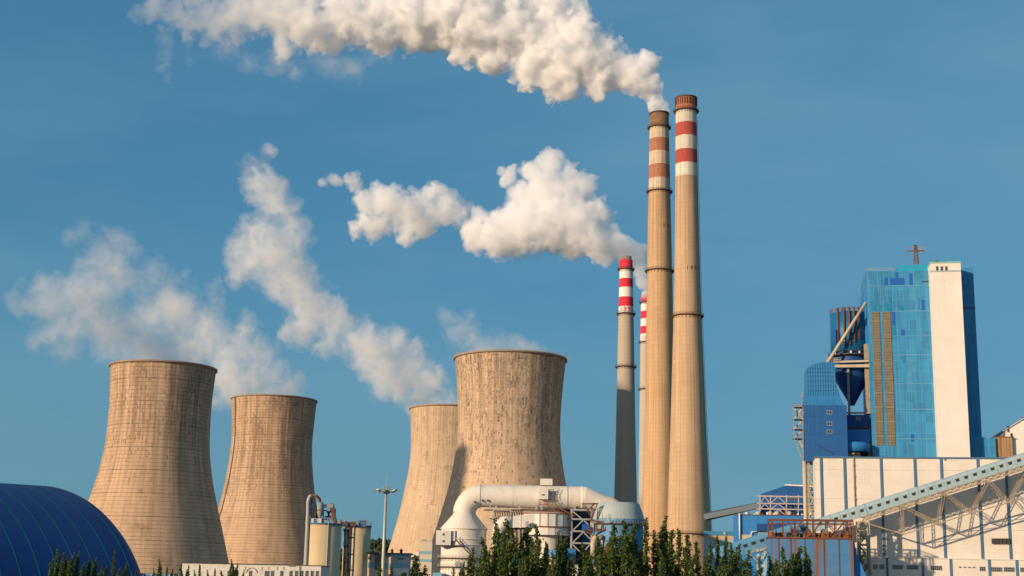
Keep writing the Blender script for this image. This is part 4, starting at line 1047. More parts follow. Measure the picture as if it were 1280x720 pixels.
m_tankd = surf('blue_tank_wall', (.07, .24, .44), rough=.6, var=.15, vscale=.3, streak=.6, streak_col=(.2, .12, .08), streak_n=(.7, .05), seams=[('a', 40, .08, .2)])
YU = 560
def mr(px, Y, z=20): return px * depthfac(Y, z) / F
zz_ = lambda x, y, Y=YU: W(x, y, Y).z
# left scrubber
sxc = W(579, 700, YU).x; sr = mr(28.2, YU)
T = Thing('scrubber_tower', 'round white scrubber tower with conical top under the duct elbow', 'tower', (sxc, YU, 0))
b = MB(); b.lathe(sxc, YU, [(0, sr), (zz_(578, 662), sr)], 64); T.part('drum', b, m_duct_c)
b = MB(); b.lathe(sxc, YU, [(zz_(578, 662) + .02, sr + .5), (zz_(578, 661), sr + .5), (zz_(580, 643), mr(14.2, YU)), (zz_(580, 641), mr(14.2, YU))], 64); T.part('cone', b, m_duct_c)
for yy, ex in ((682, .35), (675, .25)):
    b = MB(); z = zz_(578, yy); b.lathe(sxc, YU, [(z, sr), (z, sr + ex), (z + .35, sr + ex), (z + .35, sr)], 64); T.part('hoop', b, m_duct_s)
for yy in (698.5, 709.5):
    b = MB(); z = zz_(578, yy); b.lathe(sxc, YU, [(z, sr), (z, sr + 1.3), (z + .25, sr + 1.3), (z + .25, sr)], 64)
    for k in range(40):
        a = 2 * math.pi * k / 40; b.bar((sxc + math.sin(a) * (sr + 1.2), YU - math.cos(a) * (sr + 1.2), z), (sxc + math.sin(a) * sr, YU - math.cos(a) * sr, z - 1.0), .12)
    wk = T.part('walkway', b, m_dark); b = MB()
    for k in range(48):
        a, a2 = 2 * math.pi * k / 48, 2 * math.pi * (k + 1) / 48; p_ = Vector((sxc + math.sin(a) * (sr + 1.25), YU - math.cos(a) * (sr + 1.25), z)); q_ = Vector((sxc + math.sin(a2) * (sr + 1.25), YU - math.cos(a2) * (sr + 1.25), z))
        b.bar(p_, p_ + Vector((0, 0, 1.2)), .08); b.bar(p_ + Vector((0, 0, 1.2)), q_ + Vector((0, 0, 1.2)), .08); b.bar(p_ + Vector((0, 0, .6)), q_ + Vector((0, 0, .6)), .06)
    b.build('railing', m_grey, wk, T.o)
b = MB(); b.pbox(545, 663, 563.5, 681.2, YU - sr - 1, 9); cab = T.part('cabin', b, m_duct_s)
for yy in (666.6, 675): pwin(T, 553.2, yy, 555.8, yy + 3, YU - sr - 1, 1, 1, cab)
b = MB(); b.pbox(563.6, 663, 569, 676, YU - sr - .2, 3); T.part('cabin_annex', b, m_duct_s)
b = MB(); b.pbox(544, 681.4, 580, 682.3, YU - sr - 1.2, 3); T.part('cabin_floor', b, m_dark)
b = MB(); b.pbar((569, 674), (588, 693), YU - sr - 1.4, .45); b.pbar((569, 669.5), (588, 688.5), YU - sr - 1.4, .14)
for k in range(7): b.pbar((569 + k * 3.1, 674 + k * 3.1), (569 + k * 3.1, 669.7 + k * 3.1), YU - sr - 1.4, .1)
T.part('stair', b, m_dark)
for cx_, cy_, rr in ((589, 688, 2.8), (572, 705, 3.5)):
    b = MB(); c = W(cx_, cy_, YU - sr - .5); b.tube([c, c + Vector((0, 1.6, 0))], M(rr, YU), 16); T.part('manhole', b, m_grey)
# the duct: elbow, long run, taper, hood
T = Thing('flue_duct', 'huge white flue duct with elbow running right above the round tanks', 'duct', (sxc, YU, 20))
nr = mr(14.2, YU)
z_d = zz_(660, 621); cxe = W(604, 621, YU).x
x_n = W(580.3, 643, YU).x
arc = []
zb_ = zz_(580, 641.5); Rz = z_d - zb_; Rx = cxe - x_n
for k in range(9):
    a = math.pi / 2 * k / 8; arc.append((x_n + Rx * (1 - math.cos(a)), YU, zb_ + Rz * math.sin(a)))
b = MB(); b.tube(arc, [nr] * 9, 40, False); T.part('elbow', b, m_duct)
xe = W(725.5, 622, YU).x
b = MB(); b.tube([(cxe, YU, z_d), (xe, YU, z_d)], nr * 1.0, 40, False); T.part('straight_run', b, m_duct)
zt2 = zz_(762, 628)
b = MB(); b.tube([(xe, YU, z_d), (W(731, 622, YU).x, YU, z_d), (W(747, 626, YU).x, YU, z_d - 1.5), (W(762, 626, YU).x, YU, z_d - 2.2), (W(771, 628, YU).x, YU, z_d - 3.6), (W(778, 634, YU).x, YU, z_d - 6.5)], [nr, nr * .99, nr * .8, nr * .68, nr * .6, nr * .5], 40); T.part('hood', b, m_duct)
for xx in (600.5, 709, 727.8, 641, 682):
    x = W(xx, 621, YU).x; b = MB(); b.tube([(x - .12, YU, z_d), (x + .12, YU, z_d)], nr + (.14 if xx in (600.5, 709) else .05), 40, False)
    T.part('joint_ring', b, m_duct_s if xx not in (600.5, 709) else m_grey)
for xx in (612.5, 620, 649.5, 670.5, 677, 718.5, 737):
    b = MB(); b.pbox(xx - 1.2, 632.5, xx + 1.2, 637, YU - nr * .7, 1.2); T.part('saddle', b, m_grey)
b = MB(); b.pbox(675.5, 598.3, 690.5, 606.4, YU - 2.0, 4); T.part('top_box', b, m_duct_s)
b = MB(); b.pbox(679.5, 606.4, 687, 609, YU - 1.2, 2.4); T.part('box_stand', b, m_rusto)
b = MB(); b.pbox(673.5, 611, 685.3, 624, YU - nr - 2.4, 2.2); bx = T.part('side_box', b, m_duct_s)
pwin(T, 677.2, 617.5, 681, 619.6, YU - nr - 2.4, 2, 1, bx)
b = MB()
for xx in (674, 685.8, 691.5): b.pbar((xx, 611 if xx > 680 else 624), (xx, 632), YU - nr - 1.2, .22)
for yy in (611.5, 617, 624, 630.5): b.pbar((674 if yy > 620 else 685.8, yy), (691.5, yy), YU - nr - 1.2, .24)
for k in range(4): b.pbar((674.5 + k * 3, 630), (677 + k * 3, 624.5), YU - nr - 1.2, .14)
T.part('service_frame', b, m_rusto)
b = MB()
for k in range(6): b.pbar((692.5, 611 + k * 3.4), (699, 611 + k * 3.4), YU - nr - .3, .12)
b.pbar((692.5, 610), (692.5, 630), YU - nr - .3, .14); b.pbar((699, 610), (699, 630), YU - nr - .3, .14); T.part('ladder', b, m_grey)
for xx, yy in ((593, 627.5), (602.5, 625.5), (609.3, 625.5)):
    b = MB(); b.pbar((xx, yy - 1), (xx + .6, yy + 1.2), YU - nr * .98, .5); b.pbar((xx + 1.4, yy - 1), (xx + .6, yy + 1.2), YU - nr * .98, .4); T.part('bracket', b, m_dark)
# steel supports
def frame(label, cols, rows, diags, Y, w_, mat, depth=6, name='support_frame', ytop=636, zlow=0):
    T_ = Thing(name, label, 'frame', (W(cols[0], 680, Y).x, Y, 0))
    for xx in cols:
        for Y_ in (Y, Y + depth):
            x = W(xx, 680, Y).x; q_ = MB(); q_.box(x - w_ / 2, x + w_ / 2, Y_ - w_ / 2, Y_ + w_ / 2, zlow, W(xx, ytop, Y).z); T_.part('column', q_, mat)
    xa, xb = W(cols[0], 680, Y).x, W(cols[-1], 680, Y).x
    for yy in rows:
        q_ = MB(); z = W((cols[0] + cols[-1]) / 2, yy, Y).z
        for Y_ in (Y, Y + depth): q_.box(xa + w_ / 2, xb - w_ / 2, Y_ - w_ * .4, Y_ + w_ * .4, z - w_ * .4, z + w_ * .4)
        for x in (xa, xb): q_.box(x - w_ * .4, x + w_ * .4, Y + w_ / 2, Y + depth - w_ / 2, z - w_ * .38, z + w_ * .38)
        T_.part('beam_ring', q_, mat)
    q_ = MB()
    for p_, r2 in diags:
        for Y_ in (Y, Y + depth): q_.pbar(p_, r2, Y_, w_ * .6)
    T_.part('braces', q_, mat)
    return T_
frame('grey steel frame under the duct just right of the scrubber tower', (616, 637.5), (637.5, 649.5, 665), [((616.5, 665), (637, 650)), ((616.5, 690), (637, 667))], YU - 3, .62, m_grey)
frame('tall grey braced steel frame under the duct left of the blue tank', (714, 739.5), (637.5, 649, 664, 679), [((715, 638.5), (727, 648.5)), ((715, 664), (729, 650)), ((715, 679), (729, 665)), ((729, 665), (738, 674)), ((729, 650), (738, 658)), ((715, 680), (727, 692)), ((727, 692), (738, 680))], YU - 3, .75, m_grey)
T = Thing('pipe_gantry', 'row of dark hangers and small beams under the white duct', 'gantry', (W(655, 640, YU).x, YU - 1, 20))
b = MB(); b.pbar((605, 637.5), (700, 637.5), YU - 1, .5)
for i in range(12):
    xx = 618 + i * 3.0; b.pbar((xx, 638), (xx + 2.5, 648), YU + 2, .3); b.pbar((xx + 2.5, 638), (xx, 648), YU + 2, .22)
b.pbar((612, 648.5), (655, 648.5), YU + 2, .4)
T.part('hangers', b, m_dark)
b = MB()
for i in range(9): xx = 664 + i * 4.4; b.pbar((xx, 645), (xx + 3.5, 637.5), YU - 4, .3)
b.pbar((660, 643.5), (706, 641), YU - 4, .35); b.pbar((690, 636), (712, 650), YU - 4, .5); b.pbar((697, 634), (718, 645), YU - 4, .4); T.part('rusty_walkway', b, m_rusto)
# middle round tank with inlet duct
YM = YU + 2; cm = W(683, 690, YM).x
T = Thing('booster_tank', 'white many-sided tank with side duct under the flue duct', 'tank', (cm, YM, 0))
r1, r2, r3 = mr(31, YM), mr(25.5, YM), mr(23, YM)
b = MB(); b.lathe(cm, YM, [(zz_(683, 659.5, YM), r1 - .5), (zz_(683, 659.5, YM), r1), (zz_(683, 643, YM), r1), (zz_(683, 641.5, YM), r1 * .8), (zz_(683, 639.5, YM), .2)], 20, False); T.part('upper_drum', b, m_duct_s)
for k in range(20):
    a = 2 * math.pi * k / 20; b = MB(); x, y = cm + math.sin(a) * (r1 + .05), YM - math.cos(a) * (r1 + .05); b.box(x - .13, x + .13, y - .13, y + .13, zz_(683, 659.3, YM), zz_(683, 643, YM)); T.part('corner_strip', b, m_grey)
b = MB(); z = zz_(683, 643.4, YM); b.lathe(cm, YM, [(z, r1), (z, r1 + .3), (z + .3, r1 + .3), (z + .3, r1 - .2)], 20, False); z = zz_(683, 659.8, YM); b.lathe(cm, YM, [(z, r1), (z, r1 + .3), (z + .35, r1 + .3), (z + .35, r1 - .2)], 20, False); T.part('hoop', b, m_rusto)
b = MB(); b.lathe(cm, YM, [(zz_(683, 669.5, YM), r2 - .2), (zz_(683, 669.5, YM), r2 + 1.2), (zz_(683, 659.8, YM), r2 + 1.2)], 20, False); T.part('lower_drum', b, m_duct_s)
b = MB(); b.lathe(cm, YM, [(0, r3 * .85), (zz_(683, 669.5, YM), r3 * .85)], 32); T.part('stem', b, m_duct_c)
pwin(T, 697.5, 662.3, 701.8, 665.6, YM - r2 * 1.02, 2, 1)
b = MB(); b.pprism([(638, 645.5), (668, 641.5), (668, 659), (640, 659.5)], YM - r1 * .85, 9); T.part('side_duct', b, m_duct_s)
for xx in (639.5, 650.5): b = MB(); b.pbox(xx - .8, 643.5, xx + .8, 660, YM - r1 * .85 - .15, .148); T.part('duct_rib', b, m_pil if xx < 645 else m_white2)
b = MB(); b.tube([W(639.5, 652.5, YM - 6), W(630, 653.5, YM - 6), W(624.5, 659, YM - 6), W(623, 668, YM - 6), W(623, 700, YM - 6)], mr(8.2, YM), 24); T.part('bent_duct', b, m_duct_s)
b = MB(); b.pbox(657, 651.5, 661, 657, YM - r1 - 1.5, 1.6); T.part('motor_box', b, m_grey)
b = MB()
for i in range(3):
    for xx in (641 + i * 5, ): b.pbar((xx, 660), (xx, 720), YM - 5, .7)
b.pbar((638, 661), (656, 661), YM - 5, .6); b.pbar((640, 668), (646, 661), YM - 5, .4); T.part('leg_frame', b, m_dark)
b = MB(); b.pbox(662, 670, 668, 720, YM - 4, 4); T.part('riser_pipe', b, m_duct_s)
# small blue cabin on tan column
T = Thing('valve_cabin', 'small blue cabin on a thick tan column in front of grey frame', 'cabin', (W(714.5, 700, YU - 8).x, YU - 8, 0))
b = MB(); b.pbox(709.8, 687, 719.5, 699.5, YU - 10, 4); T.part('wall', b, m_blue3)
b = MB(); b.pbox(709.3, 685.6, 720, 686.9, YU - 10.2, 4.4); T.part('roof', b, m_pil)
b = MB(); x = W(714.6, 700, YU - 8).x; b.lathe(x, YU - 8, [(0, 1.7), (W(714, 699.6, YU - 8).z, 1.7)], 24); T.part('column', b, m_tan)
b = MB()
for k in range(5): b.pbar((710 + k * 2.4, 699), (710 + k * 2.4, 694), YU - 11, .1)
b.pbar((709.5, 694), (720, 694), YU - 11, .12); T.part('railing', b, m_dark)
T = Thing('ash_vessel', 'blue-topped cream vessel partly hidden behind poplars under the white tank', 'vessel', (W(692, 700, YU - 14).x, YU - 14, 0))
b = MB(); x = W(692, 710, YU - 14).x; zc = W(692, 697, YU - 14).z; b.lathe(x, YU - 14, [(0, 3.6), (zc, 3.6)], 28); T.part('drum', b, m_tan)
b = MB(); b.lathe(x, YU - 14, [(zc + .01, 3.9), (W(692, 688, YU - 14).z, 3.9), (W(692, 687, YU - 14).z, 3.0), (W(692, 687, YU - 14).z, .1)], 28); T.part('cap', b, m_tankb)
b = MB()
for k in range(30):
    a, a2 = 2 * math.pi * k / 30, 2 * math.pi * (k + 1) / 30; b.bar((x + math.sin(a) * 4.2, YU - 14 - math.cos(a) * 4.2, zc), (x + math.sin(a2) * 4.2, YU - 14 - math.cos(a2) * 4.2, zc), .25)
T.part('hoop', b, m_dark)
# blue tank right
YTk = YU - 2; ct_ = W(773, 690, YTk).x
T = Thing('absorber_tank', 'pale blue tank with sloping shoulders at the duct end, before grey chimney', 'tank', (ct_, YTk, 0))
ra, rb = mr(25.8, YTk), mr(32.8, YTk)
b = MB(); b.lathe(ct_, YTk, [(zz_(773, 649.5, YTk), rb), (zz_(773, 640, YTk), mr(30, YTk)), (zz_(773, 629.3, YTk), ra), (zz_(773, 628.8, YTk), ra - .4), (zz_(773, 628.8, YTk), .2)], 64); T.part('shoulder', b, m_tank)
b = MB(); b.lathe(ct_, YTk, [(zz_(773, 655.5, YTk), rb), (zz_(773, 649.5, YTk), rb + .05)], 64); T.part('band', b, m_tankb)
b = MB(); b.lathe(ct_, YTk, [(0, rb - .6), (zz_(773, 655.5, YTk), rb - .6)], 64); T.part('wall', b, m_tankd)
b = MB(); z = zz_(773, 656.2, YTk); b.lathe(ct_, YTk, [(z, rb - .6), (z, rb + .9), (z + .3, rb + .9), (z + .3, rb)], 64); wk = T.part('walkway', b, m_rust)
b = MB()
for k in range(56):
    a, a2 = 2 * math.pi * k / 56, 2 * math.pi * (k + 1) / 56; p_ = Vector((ct_ + math.sin(a) * (rb + .85), YTk - math.cos(a) * (rb + .85), z)); q_ = Vector((ct_ + math.sin(a2) * (rb + .85), YTk - math.cos(a2) * (rb + .85), z))
    b.bar(p_, p_ + Vector((0, 0, 1.4)), .09); b.bar(p_ + Vector((0, 0, 1.4)), q_ + Vector((0, 0, 1.4)), .09)
b.build('railing', m_grey, wk, T.o)
for xx, yy in ((746, 646), (753, 645), (761, 646), (793, 645)): b = MB(); b.pbar((xx, yy + 3), (xx, yy - 4), YTk - rb * .95, .14); T.part('lamp_stick', b, m_rust)
T = Thing('rusty_platform', 'rusty service platforms and pipes on the left side of the pale blue tank', 'platform', (W(748, 680, YU - 9).x, YU - 9, 0))
b = MB()
YPp = YU - 10
for p_, q_, ww in (((733, 640), (744, 629), .5), ((738, 652), (747, 629), .45), ((727, 630), (748, 629.5), .5), ((731, 632), (742, 652), .4), ((740, 629.5), (740, 652), .35), ((736, 650), (770, 655.5), .5), ((733, 663), (765, 662.5), .6), ((736, 656), (736, 665), .4), ((744, 655), (744, 664), .3), ((752, 655), (752, 664), .3), ((760, 655), (754, 664), .45), ((765, 655.8), (806, 656.5), .35), ((731, 665), (740, 668), .5), ((741, 668), (741, 700), .4), ((748, 676), (765, 676.5), .4), ((765, 657), (765, 676), .3)):
    b.pbar(p_, q_, YPp, ww)
T.part('frame', b, m_rust)
for xx, yy in ((738, 654), (747, 656), (751, 653.5)): b = MB(); b.pbox(xx, yy, xx + 4, yy + 5, YPp + .5, 1.5); T.part('equipment_box', b, m_beam)
b = MB(); b.pbox(728, 655, 736, 663, YPp + 4, 4); T.part('blue_box', b, m_cob)
for pts_, r_2, mm in (([(741.5, 700), (741.5, 680), (743, 673), (748, 671), (753, 672.5)], 1.1, m_beam), ([(760, 700), (760, 684), (762, 680.5)], 1.3, m_rust), ([(752.5, 700), (752.5, 669)], .45, m_beam)):
    b = MB(); b.tube([W(x_, y_2, YPp) for x_, y_2 in pts_], r_2, 16); T.part('bent_pipe', b, mm)
T = Thing('boiler_annex', 'dim blue service building glimpsed behind the grey braced frame', 'building', (W(725, 690, YU + 12).x, YU + 12, 0))
b = MB(); b.pbox(700, 636.5, 741, 730, YU + 14, 10); T.part('wall', b, surf('slate_wall', (.06, .07, .09), var=.2))
b = MB(); b.pbox(728, 652, 741, 690, YU + 11, 2.9); T.part('blue_panel', b, m_blue3)
# pale low building behind the poplars
T = Thing('low_block', 'low cream and blue block at the foot of the ducts behind poplars', 'building', (W(650, 715, YU - 20).x, YU - 20, 0))
b = MB(); b.pbox(604, 706, 800, 735, YU - 20, 8); T.part('wall', b, m_duct_s)
b = MB(); b.pbox(640, 699, 648, 708, YU - 20.2, 4); T.part('blue_box', b, m_blue3)
b = MB(); b.pbox(603, 705, 801, 705.95, YU - 20.5, 9); T.part('roof', b, m_grey)

# ================================================================ silos
YO = 400
m_silo = surf('cream_silo', (.60, .455, .27), rough=.75, var=.06, vscale=.15, streak=.25, streak_col=(.36, .26, .14), streak_n=(.3, .04), seams=[('z', 3.0, .02, .2), ('a', 16, .02, .15)], bump=.08)
m_stl = surf('grey_green_steel', (.25, .28, .26), rough=.6, var=.25, stain=.4, stain_col=(.25, .1, .04), stain_s=.8)
def silo(label, cx_, hw, ytop, Y):
    x = W(cx_, 690, Y).x; r = mr(hw, Y); z = W(cx_, ytop, Y).z
    T_ = Thing('silo', label, 'silo', (x, Y, 0), 'cream storage silos')
    q_ = MB(); q_.lathe(x, Y, [(0, r), (z, r), (z, .1)], 64); T_.part('drum', q_, m_silo)
    q_ = MB(); q_.lathe(x, Y, [(z - .05, r), (z - .05, r + .25), (z + .4, r + .25), (z + .4, r - .3), (z - .04, r - .3)], 64); T_.part('top_rim', q_, m_pil)
    q_ = MB()
    for k in range(26):
        a, a2 = 2 * math.pi * k / 26, 2 * math.pi * (k + 1) / 26; p_ = Vector((x + math.sin(a) * r, Y - math.cos(a) * r, z + .4)); p2 = Vector((x + math.sin(a2) * r, Y - math.cos(a2) * r, z + .4))
        q_.bar(p_, p_ + Vector((0, 0, 1.1)), .06)
        for h2 in (.55, 1.1): q_.bar(p_ + Vector((0, 0, h2)), p2 + Vector((0, 0, h2)), .05)
    T_.part('railing', q_, m_stl)
    return T_, x, r, z
T, x, r, z = silo('wide cream silo with inverted-U pipe on its left and dust filters on top', 403, 22.5, 656, YO)
b = MB(); b.pbox(389, 648, 401.5, 656, YO - r + 1, 3); T.part('filter_housing', b, m_duct_s)
b = MB(); b.pbox(392, 648.2, 395.5, 656, YO - r + .9, .08); T.part('housing_door', b, m_blue3)
for xx, yt in ((389.5, 629), (400, 629)):
    c = W(xx, 640, YO - 2.5); b = MB(); b.lathe(c.x, c.y, [(W(xx, 648, YO).z, .35), (W(xx, 641, YO).z, .95), (W(xx, yt, YO).z, .95), (W(xx, yt - 1, YO).z, .4)], 16); T.part('cyclone', b, m_stl)
for yy in (637, 648):
    b = MB(); b.pbox(386.5, yy, 407, yy + .8, YO - 3.5, 4); T.part('service_deck', b, m_rust)
rnd = random.Random(9)
b = MB()
for p_, q_ in (((387, 656), (387, 637)), ((396, 656), (396, 633)), ((404, 656), (404, 630)), ((411, 656), (411, 640)), ((404, 632), (416, 629.5)), ((404, 634), (416, 633)), ((416, 629.5), (419.5, 652)), ((413, 636), (420, 656)), ((409, 640), (418, 638)), ((406, 646), (418, 645)), ((419, 636), (419, 656)), ((407, 650), (415, 636)), ((415, 650), (408, 638))):
    b.pbar(p_, q_, YO - 1.5, .32)
T.part('elevator_frame', b, m_rust)
b = MB(); b.pbox(408.5, 629.8, 416.5, 634.5, YO - 2.5, 2.5); T.part('elevator_head', b, m_stl)
b = MB(); b.pprism([(413, 634), (417.5, 634), (421, 655), (417, 655)], YO - 2.2, 1.5); T.part('elevator_chute', b, m_rust)
b = MB(); b.pbox(421, 650, 425.5, 656, YO - 2, 2); T.part('motor_box', b, m_stl)
b = MB(); pz = W(383, 625, YO - r - .6)
b.tube([W(381.5, 735, YO - 4), W(382.3, 705, YO - 4), W(385, 640, YO - 4), W(385.2, 627, YO - 4), W(387, 621, YO - 4), W(390, 619, YO - 4)], mr(2.4, YO), 16); T.part('riser_pipe', b, m_grey)
b = MB(); b.tube([W(390, 619, YO - 4), W(396, 620.3, YO - 3.5), W(399.5, 624, YO - 3), W(400, 629, YO - 2.5)], mr(1.9, YO), 14); b.tube([W(388.5, 619.5, YO - 4), W(389.4, 628.6, YO - 2.5)], mr(1.6, YO), 12); T.part('pipe_bend', b, m_rusto)
for a_ in (22, -57):
    b = MB(); a = R(a_); b.tube([(x + math.sin(a) * (r + .2), YO - math.cos(a) * (r + .2), 0), (x + math.sin(a) * (r + .2), YO - math.cos(a) * (r + .2), z + 1)], .16, 8); T.part('down_pipe', b, m_grey)
YO2 = 424
T, x2, r2, z2 = silo('farther cream silo right of the dark stair gap', 445.5, 17, 658.5, YO2)
b = MB(); a = R(-8); b.tube([(x2 + math.sin(a) * (r2 + .2), YO2 - math.cos(a) * (r2 + .2), 0), (x2 + math.sin(a) * (r2 + .2), YO2 - math.cos(a) * (r2 + .2), z2 + 1)], .2, 8); T.part('down_pipe', b, m_grey)
for xx, y0, y1, ww in ((429, 652, 658, 8), (448, 650, 658.5, 9)): b = MB(); b.pbox(xx, y0, xx + ww, y1, YO2 - 4, 3); T.part('top_box', b, m_pil)
for xx in (428, 433, 440, 443): b = MB(); b.pbar((xx, 658), (xx, 650 + (xx % 3)), YO2 - 5, .5); b.pbox(xx - 1.3, 653, xx + 1.5, 657.5, YO2 - 5.4, .8); T.part('top_machine', b, m_rust)
b = MB()
for xx in [426 + i * 3.2 for i in range(11)]: b.pbar((xx, 658), (xx, 647.5), YO2 - 5, .06)
for yy in (647.5, 650): b.pbar((426, yy), (458, yy + .5), YO2 - 5, .06)
T.part('roof_cage', b, m_stl)
YST = 408
T = Thing('silo_stair', 'dark steel stair tower between the two cream silos', 'stair', (W(433, 700, YST).x, YST, 0))
b = MB(); b.pbox(428.8, 659, 437.5, 735, YST + 5, 3); T.part('gap_shade_panel', b, surf('gap_shade_colour', (.05, .04, .035), var=.3))  # dark sheet that puts the shade of the silo gap into colour
for xx in (430.5, 435.2): b = MB(); b.tube([W(xx - .4, 735, YST), W(xx + .6, 660, YST)], .35, 10); T.part('stair_pipe', b, m_stl)
for i, yy in enumerate((662, 671, 682, 692, 702, 712)):
    b = MB(); x0_ = 429 if i % 2 == 0 else 434; b.pbox(x0_, yy, x0_ + 7.5, yy + 1.3, YST - 2, 3)
    for k in range(4): b.pbar((x0_ + k * 2.4, yy), (x0_ + k * 2.4, yy - 4.5), YST - 2, .08)
    b.pbar((x0_, yy - 4.5), (x0_ + 7.4, yy - 4.5), YST - 2, .08); T.part('landing', b, m_dark)

# ================================================================ high-mast light
YLm = 280
lx, lz = W(479, 705, YLm).x, W(484, 611.5, YLm).z
T = Thing('high_mast_light', 'tall floodlight mast standing alone left of the pale cooling tower', 'light mast', (lx, YLm, 0))
m_pole = surf('galvanised_pole', (.40, .40, .33), rough=.5, metal=.2, var=.1)
b = MB(); b.lathe(lx, YLm, [(0, .42), (lz * .5, .36), (lz, .26), (lz, .01)], 16); T.part('pole', b, m_pole)
b = MB(); b.lathe(lx, YLm, [(lz - .9, .3), (lz - .9, .6), (lz - .6, .95), (lz - .3, .95), (lz - .3, .3)], 16); T.part('ring', b, m_stl)
for k in range(8):
    a = 2 * math.pi * k / 8 + .15; d = Vector((math.sin(a), -math.cos(a), 0)); c = Vector((lx, YLm, lz - .45))
    b = MB(); b.bar(c + d * .5, c + d * 2.3, .12); ar = T.part('arm', b, m_stl)
    b = MB(); s_ = Vector((-d.y, d.x, 0)); e = c + d * 1.9
    b.add([e + s_ * i * .33 + d * j + Vector((0, 0, zz2)) for (j, zz2) in ((-.1, .1), (.75, .38), (.75, .12), (0, -.18)) for i in (-1, 1)], [(0, 1, 3, 2), (2, 3, 5, 4), (4, 5, 7, 6), (6, 7, 1, 0), (0, 2, 4, 6), (1, 7, 5, 3)])
    b.build('floodlight', m_pole if k % 2 else m_stl, ar, T.o)
for dx in (-.55, .05, .55):
    b = MB(); b.box(lx + dx - .17, lx + dx + .17, YLm - .3, YLm + .3, lz - .1, lz + .55 + (dx == .05) * .1); T.part('top_light', b, m_stl)
b = MB(); b.bar((lx + .02, YLm, lz), (lx + .02, YLm, lz + 3.2), .06); T.part('lightning_rod', b, m_pole)

# ================================================================ low buildings at the foot
YJ = 300
m_off = surf('white_office_wall', (.66, .62, .55), rough=.85, var=.08, vscale=.4, stain=.3, stain_col=(.3, .24, .18), stain_s=.6, streak=.3, streak_col=(.35, .25, .18), streak_n=(1.2, .3))
T = Thing('office_block', 'long low white block with small windows below the ringed cooling towers', 'building', (W(315, 715, YJ).x, YJ, 0))
x0, x1 = W(227.5, 715, YJ).x, W(401, 715, YJ).x; zt_ = W(315, 705.7, YJ).z
b = MB(); b.box(x0, x1, YJ, YJ + 14, 0, zt_); T.part('wall', b, m_off)
b = MB(); b.box(x0 - .2, x1 + .2, YJ - .2, YJ + 14.2, zt_ + .003, zt_ + .14); T.part('roof', b, m_dark)
for i, xx in enumerate((284, 291, 311, 330.5, 338.5, 350, 361.5, 368.5, 375, 381.5, 388, 394.5)): pwin(T, xx, 713.3, xx + 4.2 + (2.5 if i in (1, 3) else 0), 722, YJ, 2, 2, None, m_glass)
b = MB(); c = W(314.5, 716, YJ - .05); pts_ = [c + Vector((math.cos(a) * 1.15, 0, math.sin(a) * 1.05)) for a in [math.pi * k / 12 for k in range(13)]]
for p_, q_ in zip(pts_, pts_[1:]): b.bar(p_, q_, .16, .14)
T.part('arch_trim', b, surf('arch_stain', (.36, .24, .18), var=.3))
for xx in (306, 327, 335, 346, 354): b = MB(); b.pbox(xx, 708.5, xx + 1.6, 712.5, YJ - .02, .018); T.part('wall_stain_patch', b, surf('wall_rust', (.34, .2, .14), var=.3))
b = MB(); b.pbar((374.5, 707.5), (374.5, 722), YJ - .2, .12); T.part('down_pipe', b, m_dark)
b = MB(); b.pbox(361, 707.5, 370, 708.2, YJ - .1, .09); T.part('wall_slot', b, m_dark)

YI = 420
m_pw = surf('faded_wall', (.46, .40, .35), rough=.85, var=.15, vscale=.3, stain=.5, stain_col=(.25, .2, .17), stain_s=.3, streak=.4, streak_col=(.22, .17, .14))
m_sky = surf('sky_blue_paint', (.20, .38, .47), rough=.8, var=.12)
T = Thing('pump_house', 'two-storey grey and sky blue house behind the floodlight mast', 'building', (W(486, 710, YI).x, YI, 0))
b = MB(); b.pbox(488, 692.5, 510.5, 735, YI, 9); T.part('wall', b, m_pw)
b = MB(); b.pbox(459, 692.8, 487.9, 735, YI + 1.5, 7); T.part('left_wall', b, surf('cream_wall', (.60, .48, .36), rough=.85, var=.12, stain=.3))
b = MB(); b.pbox(458, 690.9, 514, 692.3, YI - .8, 11); T.part('roof', b, surf('roof_dark', (.10, .06, .05), var=.2))
b = MB(); b.pbox(488.3, 693, 510.2, 696.5, YI - .05, .045); T.part('blue_band', b, m_sky)
b = MB(); b.pbox(488.3, 703.5, 510.2, 710.3, YI - .04, .035); T.part('blue_band', b, m_sky)
b = MB(); b.pbox(479, 692.9, 487.5, 696.5, YI + 1.45, .045); T.part('blue_band', b, m_sky)
b = MB(); b.pbox(459, 703, 487.5, 710, YI + 1.46, .035); T.part('blue_band', b, m_sky)
b = MB(); b.pbox(468.5, 694, 475.5, 712, YI + 1.3, .15); T.part('dark_opening', b, m_glass)
for xx in (460, 480): pwin(T, xx, 704, xx + 3.8, 710, YI + 1.5, 1, 1)
pwin(T, 460, 695.5, 464.5, 699.5, YI + 1.5, 2, 1)
for xx in (490.3, 496, 499, 502.2): pwin(T, xx, 704, xx + 1.8, 710, YI, 1, 1)
pwin(T, 496.3, 696.8, 504, 700, YI, 4, 1)
b = MB(); b.pbox(487.8, 710.4, 510.7, 720, YI - .06, .055); T.part('lower_band', b, m_off)
b = MB(); b.pbox(487.9, 711, 490.5, 722, YI - .5, .44); T.part('rust_stain_box', b, m_rustsheet)
for xx in (490, 501.5):
    c = W(xx, 689, YI + 2); b = MB(); b.lathe(c.x, c.y, [(c.z - .7, .4), (c.z, .4), (c.z + .1, .65), (c.z + .5, .3), (c.z + .8, .1)], 12); T.part('roof_vent', b, m_rust)
YI2 = 470
T = Thing('stair_block', 'small cream block with sky blue bands left of scrubber tower', 'building', (W(530, 710, YI2).x, YI2, 0))
